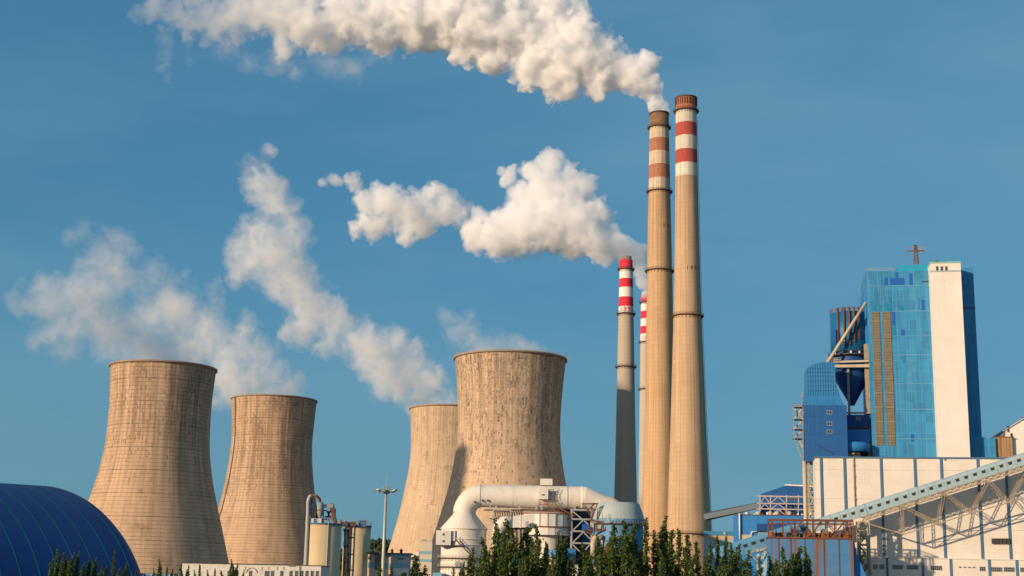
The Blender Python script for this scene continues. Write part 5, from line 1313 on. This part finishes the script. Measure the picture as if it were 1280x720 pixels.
b = MB(); b.pbox(524, 676.5, 539.5, 735, YI2, 8); T.part('wall', b, surf('cream_wall2', (.62, .52, .38), rough=.85, var=.1, stain=.3, stain_col=(.3, .2, .13), stain_s=.5))
b = MB(); b.pbox(523.6, 675.6, 540, 676.4, YI2 - .2, 8.4); T.part('roof', b, m_off)
b = MB(); b.pprism([(526, 675.5), (529, 674.4), (534, 674.6), (532, 675.5)], YI2 + 1, 2); T.part('roof_hatch', b, m_dark)
for y0 in (689, 699): b = MB(); b.pbox(524, y0, 539.5, y0 + 3.5, YI2 - .04, .037); T.part('blue_band', b, m_sky)
pwin(T, 529.8, 689.3, 532, 692.3, YI2, 1, 1)
b = MB(); b.pprism([(510, 691.5), (523.6, 690), (523.6, 735), (510, 735)], YI2 + 3, 6); T.part('annex', b, m_off)
for xx in (512.5, 517.5): pwin(T, xx, 693.2, xx + 1.8, 695.4, YI2 + 3, 1, 1)
b = MB(); b.pprism([(511, 697.5), (522.5, 694.6), (522.5, 696), (511, 699)], YI2 + 1, 2.5); T.part('awning', b, m_dark)
b = MB(); b.pbox(523, 715.5, 552, 735, YU - 12, 6)
T = Thing('low_blue_wall', 'low blue parapet wall at the foot of the scrubber tower', 'wall', (W(538, 720, YU - 12).x, YU - 12, 0)); T.part('wall', b, m_sky)

# ================================================================ poplars in front
m_leaf = bpy.data.materials.new('poplar_leaf'); m_leaf.use_nodes = True
q = NT(m_leaf); _b = m_leaf.node_tree.nodes['Principled BSDF']; _o = m_leaf.node_tree.nodes['Material Output']
_gi = q.n('ShaderNodeNewGeometry'); _oi = q.n('ShaderNodeObjectInfo'); _tc = q.n('ShaderNodeTexCoord')
_cr = q.n('ShaderNodeValToRGB'); _cr.color_ramp.elements[0].color = (.026, .058, .014, 1); _cr.color_ramp.elements[1].color = (.15, .19, .045, 1)
_e = _cr.color_ramp.elements.new(.55); _e.color = (.078, .124, .027, 1)
_f = q.m('ADD', q.m('MULTIPLY', _gi.outputs['Random Per Island'], .55), q.m('MULTIPLY', q.noise(_tc.outputs['Object'], 1.3, 2), .45))
_f = q.m('ADD', _f, q.m('MULTIPLY_ADD', _oi.outputs['Random'], .2, -.1))
q.l(_f, _cr.inputs[0]); q.l(_cr.outputs[0], _b.inputs['Base Color']); _b.inputs['Roughness'].default_value = .5; _b.inputs['Specular IOR Level'].default_value = .3
_tr = q.n('ShaderNodeBsdfTranslucent'); q.l(q.mix(1.0, _cr.outputs[0], (.9, 1.0, .5), 'MULTIPLY'), _tr.inputs[0])
_mx = q.n('ShaderNodeMixShader'); _mx.inputs[0].default_value = .35; q.l(_b.outputs[0], _mx.inputs[1]); q.l(_tr.outputs[0], _mx.inputs[2]); q.l(_mx.outputs[0], _o.inputs[0])
m_bark = surf('poplar_bark', (.22, .19, .14), rough=.9, var=.3, vscale=2)

def poplar_mesh(seed, H, width, nlead, dens, bend=0.0, leaf=.165):
    """trunk and crown meshes for a tree of height H standing at the origin"""
    rn = random.Random(seed)
    tr = MB(); cr = MB()
    leaders = []
    base = [Vector((0, 0, 0)), Vector((rn.uniform(-.1, .1), 0, H * .3)), Vector((rn.uniform(-.15, .15), rn.uniform(-.1, .1), H * .62)), Vector((0, 0, H * .97))]
    for i in range(nlead):
        a = 2 * math.pi * (i + rn.random() * .6) / nlead; top = H * (1.0 if i == 0 else rn.uniform(.72, .97)); s = .0 if i == 0 else rn.uniform(.25, .5) * width
        z0 = H * rn.uniform(.1, .35); d = Vector((math.cos(a), math.sin(a) * .8, 0))
        bd = bend * rn.uniform(.6, 1.2)
        pts = []
        for k in range(11):
            t = k / 10
            off = d * (s * min(1, t * 2.2)) * (1 - .15 * t)
            pts.append(Vector((off.x - bd * max(0, t - .75) ** 2 * 16 * .5, off.y, z0 + (top - z0) * t - abs(bd) * max(0, t - .8) ** 2 * 6)) + Vector((rn.uniform(-.04, .04), rn.uniform(-.04, .04), 0)))
        leaders.append(pts)
    for i, pts in enumerate(leaders):
        n = len(pts); tr.tube([Vector((0, 0, 0)), Vector((0, 0, pts[0].z * .7))] + pts if i == 0 else [Vector((0, 0, pts[0].z - .5))] + pts, [.17, .15] + [.12 * (1 - .93 * k / 10) + .008 for k in range(n)] if i == 0 else [.07] + [.06 * (1 - .9 * k / 10) + .006 for k in range(n)], 6)
    def leafq(c, s):
        u = Vector((rn.gauss(0, 1), rn.gauss(0, 1), rn.gauss(0, 1))).normalized(); v = u.orthogonal().normalized(); w_ = u.cross(v)
        a = rn.random() * 6.28; x, y = (v * math.cos(a) + w_ * math.sin(a)) * s, (w_ * math.cos(a) - v * math.sin(a)) * s * .8
        k = len(cr.v); cr.v += [c - x, c + y * .6, c + x, c - y * .6]; cr.f.append([k, k + 1, k + 2, k + 3])
    for pts in leaders:
        nb = int(62 * dens)
        for j in range(nb):
            t = (j + rn.random()) / nb; t = t ** .92
            f_ = t * 10; i0 = min(9, int(f_)); p = pts[i0].lerp(pts[i0 + 1], f_ - i0)
            rad = width * (.52 * (1 - t) ** .95 + .05) * rn.uniform(.5, 1.25) * (1 if t > .08 else t / .08)
            a = rn.random() * 6.28; L = rn.uniform(.5, 1.0)
            tip = p + Vector((math.cos(a) * rad, math.sin(a) * rad, L * .9 * (1 - .4 * t)))
            if rn.random() < .5: tr.tube([p, tip], [.016, .006], 3, False)
            cnt = int(rn.uniform(22, 46) * (1.1 - .5 * t))
            for m_ in range(cnt):
                u = rn.random() ** .7; c = p.lerp(tip, u) + Vector((rn.gauss(0, .11), rn.gauss(0, .11), rn.gauss(0, .13))) * (1 if t < .9 else .6)
                leafq(c, leaf * rn.uniform(.45, 1.0))
    return tr, cr

protos = []
for i, (sd, wd, nl, dn, bd) in enumerate(((11, 1.9, 5, 1.0, 0), (12, 1.5, 3, 1.05, 0), (13, 2.3, 7, 1.0, .0), (14, 1.0, 1, 1.15, 0), (15, 1.0, 1, 1.1, .55), (16, 1.7, 4, .8, .12))):
    t_, c_ = poplar_mesh(sd, 12.0, wd, nl, dn, bd)
    tm = t_.build('trunk', m_bark); cm_ = c_.build('crown', m_leaf)
    protos.append((tm.data, cm_.data)); bpy.data.objects.remove(tm); bpy.data.objects.remove(cm_)

poplars = [ # px of tip, row of tip, depth, kind, flip, label
 (592, 690, 108, 1, 'short poplar at the left end of the big row, beside the scrubber tower'),
 (604, 676, 106, 0, 'bushy poplar covering the right edge of the scrubber tower'),
 (619, 657, 103, 1, 'tall poplar before the bent white side duct'),
 (634, 654, 101, 0, 'tallest poplar before the white tank side duct, highest of its pair'),
 (647, 679, 106, 1, 'dark short poplar in the gap left of the cream vessel'),
 (660, 661, 102, 0, 'tall poplar before the left half of the white tank'),
 (671, 661, 100, 2, 'wide poplar before the middle of the white tank stem'),
 (684, 683, 108, 3, 'thin low poplar before the blue vessel cap'),
 (697, 673, 103, 1, 'poplar in front of the cream vessel and its blue cap'),
 (706, 676, 101, 0, 'poplar just left of the small blue cabin'),
 (729, 683, 104, 0, 'poplar between small blue cabin and bent cream pipe'),
 (746, 676, 102, 1, 'poplar before the rusty platforms left of the blue tank'),
 (756, 690, 98, 2, 'low spreading poplar under the rusty platforms'),
 (767, 657, 97, 2, 'broad poplar before the left side of the blue tank'),
 (781, 655, 96, 2, 'broadest poplar before the middle of the blue tank'),
 (792, 660, 98, 0, 'dense poplar before the right side of the blue tank'),
 (807, 654, 104, 3, 'slim poplar spire at the blue tank right edge'),
 (817, 671, 99, 1, 'poplar before the foot of the ochre chimney'),
 (826, 690, 96, 0, 'low dense poplar between the two chimney feet'),
 (832, 654, 100, 1, 'tall poplar before the gap between both chimney feet'),
 (839, 667, 98, 0, 'dense poplar right of the tall one between the chimneys'),
 (849, 666, 104, 3, 'slim dark poplar spire before the tallest chimney foot ring'),
 (861, 671, 103, 4, 'thin poplar with nodding tip under the foot ring'),
 (858, 688, 104, 4, 'shorter thin poplar with nodding tip, leftmost below the foot ring'),
 (872, 680, 101, 4, 'poplar with arched tip before the tallest chimney right half'),
 (886, 682, 99, 5, 'poplar before the right edge of the tallest chimney'),
 (897, 676, 101, 3, 'narrow poplar spire just right of the tallest chimney'),
 (907, 677, 100, 3, 'narrow poplar spire before the lower conveyor left end'),
 (913, 686, 98, 1, 'poplar under the narrow spires before the lower conveyor'),
 (925, 687, 100, 1, 'poplar before the second window of the lower conveyor'),
 (937, 692, 102, 5, 'thin airy poplar left of the white pier'),
 (948, 700, 99, 5, 'low airy poplar before the white conveyor pier'),
 (962, 702, 103, 1, 'low poplar at the left corner of the rusty bunker'),
 (979, 688, 97, 2, 'bushy poplar before the blue bunker left third'),
 (990, 696, 99, 0, 'lower poplar between two taller ones at the bunker'),
 (999, 687, 98, 0, 'poplar before the rust streaks of the blue bunker'),
 (1006, 691, 100, 1, 'rightmost poplar of the row before the blue bunker'),
 (611, 692, 99, 2, 'broad low poplar between scrubber tower and the bent duct'),
 (627, 690, 98, 1, 'low dark poplar under the bent white side duct'),
 (653, 690, 98, 0, 'low poplar under the left half of the white tank'),
 (691, 694, 97, 2, 'broad low poplar hiding the cream vessel drum'),
 (717, 697, 98, 1, 'low poplar under the small blue cabin'),
 (738, 696, 97, 0, 'low poplar under the grey braced frame'),
 (801, 690, 96, 2, 'broad low poplar under the blue tank right edge'),
 (866, 700, 97, 0, 'low dense poplar at the bottom middle of tallest chimney'),
 (880, 703, 97, 1, 'low poplar at the bottom right of tallest chimney'),
 (902, 700, 97, 0, 'low dense poplar between the narrow spires and the chimney'),
 (931, 703, 97, 2, 'broad low poplar under the lower conveyor'),
 (970, 704, 96, 2, 'broad low poplar at the left foot of the blue bunker'),
 (580, 708, 104, 1, 'low poplar top peeping below the scrubber tower walkways'),
 (568, 713, 107, 5, 'small poplar top at the foot of the scrubber tower'),
 (520, 697, 180, 2, 'round green tree between pump house and cream stair block'),
 (488, 708, 120, 5, 'low sparse poplar top in front of the pump house'),
 (476, 706, 118, 4, 'thin sprig of poplar beside the floodlight mast'),
 (63, 703, 146, 0, 'low bushy poplar at the far left of the dome cluster'),
 (85, 703, 146, 1, 'low poplar filling the middle of the left dome cluster'),
 (105, 703, 146, 0, 'low poplar right of the left dome cluster'),
 (127, 708, 146, 2, 'broad low poplar between the dome cluster and the spire'),
 (150, 709, 146, 0, 'low poplar just right of the lone dome spire'),
 (164, 716, 146, 1, 'tiny poplar at the foot of the dome right edge'),
 (243, 714, 146, 1, 'low sprig between two poplars of the office block left end'),
 (259, 714, 146, 1, 'low sprig before the blank office wall'),
 (277, 713, 146, 0, 'low poplar left of the office block shade line'),
 (305, 714, 146, 1, 'low poplar tip right of the office arch stain'),
 (66, 700, 150, 3, 'thin leftmost poplar before the blue dome'),
 (71, 688, 150, 1, 'tallest poplar of the left cluster before the blue dome'),
 (80, 691, 148, 0, 'dense poplar in the left cluster before the blue dome'),
 (92, 693, 150, 1, 'poplar with narrow tip right of the dense left cluster'),
 (99, 691, 149, 1, 'right edge poplar of the left cluster before the dome'),
 (113, 698, 150, 1, 'short poplar before the middle of the blue dome'),
 (120, 697, 148, 0, 'broad short poplar before the middle of the blue dome'),
 (133, 706, 150, 0, 'low poplar left of the lone spire before the dome'),
 (143, 688, 150, 3, 'lone poplar spire before the right part of the blue dome'),
 (158, 706, 149, 1, 'low pointed poplar before the right edge of the dome'),
 (170, 713, 150, 3, 'tiny poplar tip at the dome right edge'),
 (192, 712, 148, 1, 'low poplar just right of the blue dome'),
 (199, 701, 150, 1, 'poplar right of the dome before the ringed tower'),
 (209, 709, 150, 3, 'small poplar before the middle of the ringed tower foot'),
 (216, 712, 150, 1, 'lowest poplar before the ringed tower foot'),
 (226, 708, 149, 0, 'poplar at the left end of the white office block'),
 (236, 708, 150, 1, 'second poplar in front of the white office block'),
 (250, 706, 150, 3, 'pointed poplar before the blank office block wall'),
 (269, 711, 150, 3, 'thin small poplar before the office block middle'),
 (289, 701, 149, 1, 'taller poplar where the office block turns to shade'),
 (297, 706, 150, 1, 'poplar beside the office block arch stain'),
]
rn = random.Random(77)
for i, (px, py, Y, kd, lb) in enumerate(poplars):
    tip = W(px, py + (3 if Y >= 146 and Y != 180 else 1), Y)
    s = tip.z / 12.0
    if Y == 180: s *= 1.0
    tm, cm_ = protos[kd]
    r0 = bpy.data.objects.new('poplar_tree', None); C.collection.objects.link(r0)
    sw = s * rn.uniform(.9, 1.12) * (1.9 if Y == 180 else 0.8 if Y >= 146 else .95)
    r0.location = (tip.x, Y, 0); r0.scale = (sw * (1 if kd in (4,) else rn.choice((-1, 1))), sw, s); r0.rotation_euler = (0, 0, 0 if kd == 4 else rn.uniform(-.6, .6))
    r0['label'] = lb; r0['category'] = 'poplar tree' if Y != 180 else 'tree'; r0['group'] = 'poplars along the road in front of the plant'
    if Y == 180: r0.name = 'leafy_tree'
    for nm, me in (('trunk', tm), ('crown', cm_)):
        o = bpy.data.objects.new(nm, me); C.collection.objects.link(o); o.parent = r0

# far wood on the ridge: one mass of crowns
wd = MB(); rn = random.Random(5)
x0, x1 = W(405, 690, 1500).x, W(640, 690, 1500).x
def ridge_z(x):
    for (a, za), (b_, zb_) in zip(prof_h, prof_h[1:]):
        if a <= x <= b_: return za + (zb_ - za) * (x - a) / (b_ - a)
    return 0
for i in range(420):
    x = rn.uniform(x0, x1); y = rn.uniform(1465, 1590); z = ridge_z(x) * (1 if y > 1500 else (y - 1440) / 60); h_ = rn.uniform(7, 12); r_ = rn.uniform(2.5, 4.2)
    for k in range(70):
        a, v_ = rn.random() * 6.28, rn.random(); rr = r_ * math.sin(math.pi * min(.97, v_ ** .8)) ** .6 * rn.uniform(.75, 1.1)
        c = Vector((x + math.cos(a) * rr, y + math.sin(a) * rr, z + h_ * (.15 + .85 * v_)))
        u = Vector((rn.gauss(0, 1), rn.gauss(0, 1), rn.gauss(0, 1))).normalized(); v = u.orthogonal().normalized() * rn.uniform(.5, 1.1); w_ = u.cross(v)
        wd.add([c - v - w_, c + v - w_, c + v * .7 + w_, c - v * .7 + w_], [(0, 1, 2, 3)])
m_wood = surf('far_wood', (.045, .070, .035), rough=.9, var=.3, vscale=.05, bump=0)
wo = wd.build('woodland', m_wood); wo['kind'] = 'stuff'

# ---------------------------------------------------------------- steam
class Fld:
    def __init__(s, nt): s.nt = nt
    def n(s, t, **k):
        x = s.nt.nodes.new(t)
        for a, b in k.items(): setattr(x, a, b)
        return x
    def l(s, a, b): s.nt.links.new(a, b)
    def m(s, op, a, b=None, c=None, clamp=False):
        x = s.n('ShaderNodeMath', operation=op, use_clamp=clamp)
        for i, v in enumerate((a, b, c)):
            if v is None: continue
            if isinstance(v, (int, float)): x.inputs[i].default_value = v
            else: s.l(v, x.inputs[i])
        return x.outputs[0]

def steam_field(nt, pos, puffs, scale, amp, seed, billow=1.0):
    f = Fld(nt)
    cur = None
    # gentle warp of the position so that the puffs do not read as balls
    wn = f.n('ShaderNodeTexNoise'); wn.noise_dimensions = '3D'
    wn.inputs['Scale'].default_value = 0.55 / scale; wn.inputs['Detail'].default_value = 1.0
    off = f.n('ShaderNodeVectorMath', operation='ADD'); off.inputs[1].default_value = (seed * 37.1, seed * 11.3, seed * 5.7)
    f.l(pos, off.inputs[0]); f.l(off.outputs[0], wn.inputs['Vector'])
    sub = f.n('ShaderNodeVectorMath', operation='SUBTRACT'); sub.inputs[1].default_value = (.5, .5, .5)
    f.l(wn.outputs['Color'], sub.inputs[0])
    ms = f.n('ShaderNodeVectorMath', operation='MULTIPLY_ADD')
    ms.inputs[1].default_value = (scale * .9,) * 3
    f.l(sub.outputs[0], ms.inputs[0]); f.l(pos, ms.inputs[2])
    P = ms.outputs[0]
    for (c, r, wt) in puffs:
        d = f.n('ShaderNodeVectorMath', operation='DISTANCE')
        f.l(P, d.inputs[0]); d.inputs[1].default_value = c
        v = f.m('MULTIPLY_ADD', d.outputs['Value'], -1.0 / r, wt)
        cur = v if cur is None else f.m('SMOOTH_MAX', cur, v, 0.25)
    n0 = f.n('ShaderNodeTexNoise'); n0.noise_dimensions = '3D'
    n0.inputs['Scale'].default_value = 1.3 / scale; n0.inputs['Detail'].default_value = 2.0
    f.l(off.outputs[0], n0.inputs['Vector'])
    ow = f.n('ShaderNodeVectorMath', operation='MULTIPLY_ADD'); wk = scale * (.9 + 1.3 * (1 - billow))
    ow.inputs[1].default_value = (wk, wk, wk * 1.2)
    f.l(n0.outputs['Color'], ow.inputs[0]); f.l(off.outputs[0], ow.inputs[2])
    no = f.n('ShaderNodeTexNoise'); no.noise_dimensions = '3D'
    no.inputs['Scale'].default_value = 1.0 / scale
    no.inputs['Detail'].default_value = 6.0
    no.inputs['Roughness'].default_value = 0.60 + .06 * (1 - billow)
    f.l(ow.outputs[0], no.inputs['Vector'])
    ka = amp * (1 + .55 * (1 - billow))
    b = f.m('MULTIPLY_ADD', no.outputs[0], 2 * ka, -ka)
    vo = f.n('ShaderNodeTexVoronoi'); vo.voronoi_dimensions = '3D'; vo.feature = 'F1'
    vo.inputs['Scale'].default_value = 1.6 / scale
    wv = f.n('ShaderNodeVectorMath', operation='MULTIPLY_ADD')
    wv.inputs[1].default_value = (scale * .5,) * 3
    f.l(no.outputs['Color'], wv.inputs[0]); f.l(off.outputs[0], wv.inputs[2])
    f.l(wv.outputs[0], vo.inputs['Vector'])
    b2 = f.m('MULTIPLY_ADD', vo.outputs['Distance'], -amp * 1.2 * billow, amp * .55 * billow)
    v2 = f.n('ShaderNodeTexVoronoi'); v2.voronoi_dimensions = '3D'; v2.feature = 'F1'
    v2.inputs['Scale'].default_value = 4.2 / scale
    f.l(wv.outputs[0], v2.inputs['Vector'])
    b3 = f.m('MULTIPLY_ADD', v2.outputs['Distance'], -amp * .55 * billow, amp * .24 * billow)
    steam_field.last = no.outputs[0]
    return f.m('ADD', f.m('ADD', f.m('ADD', cur, b), b2), b3)

def make_steam(name, label, puffs, scale, amp, rho, sharp, seed, res=2.0, billow=1.0, fade=None, group='steam plumes drifting over the power station'):
    """puffs: (world point, radius, weight). The steam is a closed shell round its visible volume, filled with scattering medium."""
    o0 = Vector(puffs[0][0])
    pf = [(tuple(Vector(c) - o0), r, wt) for c, r, wt in puffs]
    ex = amp * .8
    lo = Vector([min(c[i] - r * (wt + ex) for c, r, wt in pf) - scale * .6 for i in range(3)])
    hi = Vector([max(c[i] + r * (wt + ex) for c, r, wt in pf) + scale * .6 for i in range(3)])
    g = bpy.data.node_groups.new(name + '_shell', 'GeometryNodeTree')
    g.interface.new_socket('Geometry', in_out='OUTPUT', socket_type='NodeSocketGeometry')
    out = g.nodes.new('NodeGroupOutput')
    vc = g.nodes.new('GeometryNodeVolumeCube')
    vc.inputs['Min'].default_value = lo; vc.inputs['Max'].default_value = hi
    for i, a in enumerate('XYZ'):
        vc.inputs['Resolution ' + a].default_value = max(8, int((hi[i] - lo[i]) / res))
    pos = g.nodes.new('GeometryNodeInputPosition')
    s = steam_field(g, pos.outputs[0], pf, scale, amp, seed, billow)
    g.links.new(s, vc.inputs['Density'])
    vm = g.nodes.new('GeometryNodeVolumeToMesh')
    vm.inputs['Threshold'].default_value = 0.02
    g.links.new(vc.outputs[0], vm.inputs[0]); g.links.new(vm.outputs[0], out.inputs[0])
    me = bpy.data.meshes.new(name); ob = bpy.data.objects.new(name, me)
    C.collection.objects.link(ob)
    md = ob.modifiers.new('shell', 'NODES'); md.node_group = g
    dg = bpy.context.evaluated_depsgraph_get()
    ev = ob.evaluated_get(dg)
    nm = bpy.data.meshes.new_from_object(ev)
    ob.modifiers.clear(); ob.data = nm; bpy.data.meshes.remove(me); bpy.data.node_groups.remove(g)
    nm.name = name
    for p in nm.polygons: p.use_smooth = True
    m = bpy.data.materials.new(name); m.use_nodes = True
    t = m.node_tree; t.nodes.clear()
    mo = t.nodes.new('ShaderNodeOutputMaterial')
    pv = t.nodes.new('ShaderNodeVolumePrincipled')
    pv.inputs['Color'].default_value = (1, 1, 1, 1)
    pv.inputs['Anisotropy'].default_value = ANISO
    tc = t.nodes.new('ShaderNodeTexCoord')
    s = steam_field(t, tc.outputs['Object'], pf, scale, amp, seed, billow)
    f = Fld(t)
    d = f.m('MULTIPLY', f.m('MULTIPLY', s, sharp, clamp=True), rho)
    if fade:          # the plume thins out along its way
        sx = f.n('ShaderNodeSeparateXYZ'); f.l(tc.outputs['Object'], sx.inputs[0])
        mf = f.n('ShaderNodeMapRange'); mf.interpolation_type = 'SMOOTHSTEP'; f.l(sx.outputs[0], mf.inputs[0])
        mf.inputs[1].default_value = fade[0]; mf.inputs[2].default_value = fade[1]; mf.inputs[3].default_value = 1.0; mf.inputs[4].default_value = fade[2]
        rg = f.n('ShaderNodeMapRange'); f.l(steam_field.last, rg.inputs[0]); rg.inputs[1].default_value = .40; rg.inputs[2].default_value = .60
        rg.inputs[3].default_value = .25; rg.inputs[4].default_value = 1.5
        d = f.m('MULTIPLY', d, f.m('MULTIPLY', mf.outputs[0], rg.outputs[0]))
    if billow < .6:   # thinner steam: its density is ragged right through
        mr = f.n('ShaderNodeMapRange'); f.l(steam_field.last, mr.inputs[0]); mr.inputs[1].default_value = .38; mr.inputs[2].default_value = .64
        mr.inputs[3].default_value = .10; mr.inputs[4].default_value = 1.9
        d = f.m('MULTIPLY', d, mr.outputs[0])
    t.links.new(d, pv.inputs['Density'])
    t.links.new(pv.outputs[0], mo.inputs['Volume'])
    m.cycles.volume_step_rate = STEP
    nm.materials.clear(); nm.materials.append(m)
    ob.location = o0
    ob['label'] = label; ob['category'] = 'steam plume'
    if group: ob['group'] = group
    return ob
ANISO = -0.2
STEP = 0.5

# ================================================================ steam
def pp(l, Y, dY=0):
    return [(W(x, y, Y + i * dY), M(r, Y), wt) for i, (x, y, r, wt) in enumerate(l)]
GR = None
def plume(label, Y, pts, scale, amp, rho, sharp, seed, res, dY=0, billow=1.0, fade=None):
    return make_steam('steam_plume', label, pp(pts, Y, dY), scale, amp, rho, sharp, seed, res, billow, fade, 'steam plumes over the power station')
plume('brilliant white steam plume blown left from the grimy banded chimney top', 744,
  [(824, 141, 12, 1.15), (822, 128, 15, 1.15), (812, 108, 20, 1.05), (803, 84, 22, 1.1), (786, 95, 28, 1.1), (765, 82, 32, 1.1), (745, 105, 26, .95), (738, 70, 40, 1.1), (706, 60, 46, 1.1), (700, 96, 36, .95), (716, 18, 26, 1.1), (680, 20, 40, 1.1), (665, 80, 36, .95), (640, 35, 46, 1.1),
   (600, 28, 50, 1.1), (610, 72, 32, .85), (560, 20, 48, 1.1), (575, 70, 26, .75), (515, 22, 44, 1.1), (470, 30, 38, 1.1), (430, 22, 42, 1.05), (390, 30, 40, 1.0), (360, 12, 46, 1.0), (355, 58, 26, .7), (318, 12, 42, 1.0), (280, 22, 40, .95), (255, 50, 20, .8), (240, 18, 38, .9), (200, 14, 34, .8), (170, 18, 22, .7)],
  11, .50, .32, 3.6, 1, 1.8, billow=.85, fade=(-120, -270, .10))
plume('thin torn wisps of steam hanging under the left end of the highest plume', 750, [(210, 50, 20, .85), (205, 68, 17, .8), (204, 84, 15, .75), (208, 98, 11, .65), (236, 55, 20, .75), (233, 78, 16, .65), (234, 96, 12, .6), (280, 62, 30, .75), (310, 80, 26, .6), (345, 75, 36, .7), (375, 92, 30, .6), (405, 82, 36, .7), (440, 88, 30, .6), (480, 70, 34, .65)], 15, .58, .022, 1.4, 7, 2.6, billow=0)
plume('white steam plume curling left behind the slim chimney dated 1993', 980,
  [(807, 366, 7.5, 1.15), (805, 352, 9.5, 1.15), (802, 335, 11, 1.1), (797, 318, 13, 1.1), (783, 318, 16, 1.0), (768, 312, 22, 1.1), (748, 300, 26, 1.1), (722, 290, 36, 1.1), (745, 268, 30, .85), (690, 280, 38, 1.1), (655, 285, 36, 1.1), (625, 295, 32, 1.1), (600, 295, 26, 1.05), (680, 240, 34, .95), (690, 205, 24, .85), (720, 235, 32, .85), (715, 215, 20, .75), (650, 240, 24, .85), (634, 222, 18, .85), (622, 212, 12, .75), (665, 218, 22, .82), (600, 268, 22, .7)],
  14, .58, .16, 2.8, 2, 2.3, billow=.6)
plume('small separate puff of steam drifting in the middle of the sky', 990,
  [(562, 262, 26, 1.05), (545, 245, 22, .95), (520, 268, 34, 1.05), (490, 262, 32, 1.05), (470, 280, 26, .9), (462, 252, 26, .95), (508, 296, 18, .85), (446, 288, 20, .7), (440, 228, 20, .78), (422, 226, 16, .75), (408, 230, 14, .65), (580, 278, 24, .72)],
  14, .60, .11, 2.3, 3, 2.3, billow=.4)
plume('tall twisting grey-white steam plume rising left from the pale cooling tower', 1000,
  [(560, 508, 22, .85), (540, 500, 34, .95), (525, 482, 38, 1.0), (505, 465, 40, 1.05), (485, 450, 40, 1.05), (460, 438, 36, 1.05), (442, 428, 26, .95), (475, 485, 30, .6), (430, 440, 34, .6), (410, 402, 38, .92), (385, 385, 40, .95), (365, 360, 42, .95), (350, 332, 42, 1.05), (338, 308, 42, 1.08), (305, 325, 30, .9), (362, 295, 34, .98), (375, 410, 34, .85), (352, 262, 30, .92), (345, 245, 30, .92), (328, 232, 30, .9), (318, 212, 26, .85), (312, 198, 18, .8), (330, 192, 16, .85), (405, 430, 34, .6), (450, 408, 36, .5), (340, 360, 30, .6), (420, 370, 30, .45), (385, 330, 26, .45), (300, 350, 26, .4)],
  20, .62, .042, 1.8, 4, 3.0, billow=.35)
plume('soft broad steam cloud over the large cooling tower nearest the blue dome', 800,
  [(215, 450, 46, .9), (180, 444, 44, .95), (240, 436, 44, .85), (155, 428, 42, 1.0), (135, 402, 44, 1.0), (112, 388, 44, .98), (86, 376, 42, .92), (58, 370, 38, .85), (32, 376, 32, .65), (175, 392, 46, .7), (205, 400, 48, .7), (150, 350, 44, .75), (128, 322, 40, .78), (112, 292, 30, .76), (75, 430, 38, .7), (235, 385, 40, .65), (200, 352, 40, .72), (45, 420, 34, .5), (165, 310, 30, .42)],
  19, .62, .032, 1.5, 5, 2.8, dY=-8, billow=.3)
plume('low grey steam cloud leaning left from the tower with the ladder line', 1095,
  [(355, 490, 34, .85), (335, 484, 40, .95), (305, 474, 42, 1.05), (280, 468, 38, 1.0), (272, 496, 26, .9), (300, 442, 42, 1.0), (330, 450, 36, .8), (270, 428, 38, .9), (252, 402, 36, .82), (222, 382, 36, .68), (262, 368, 32, .6), (308, 408, 34, .62), (240, 435, 34, .55), (230, 350, 26, .45)],
  20, .60, .032, 1.6, 6, 3.2, billow=.3)
plume('faint smoky wisp over the tallest gridded cooling tower', 760,
  [(700, 446, 20, .7), (685, 445, 24, .75), (665, 444, 28, .8), (645, 443, 32, .85), (620, 441, 36, .9), (600, 438, 36, .9), (590, 428, 32, .74), (575, 412, 30, .74), (558, 402, 26, .6), (588, 392, 20, .62), (630, 432, 26, .5)],
  14, .56, .028, 1.5, 8, 2.4, billow=.2)
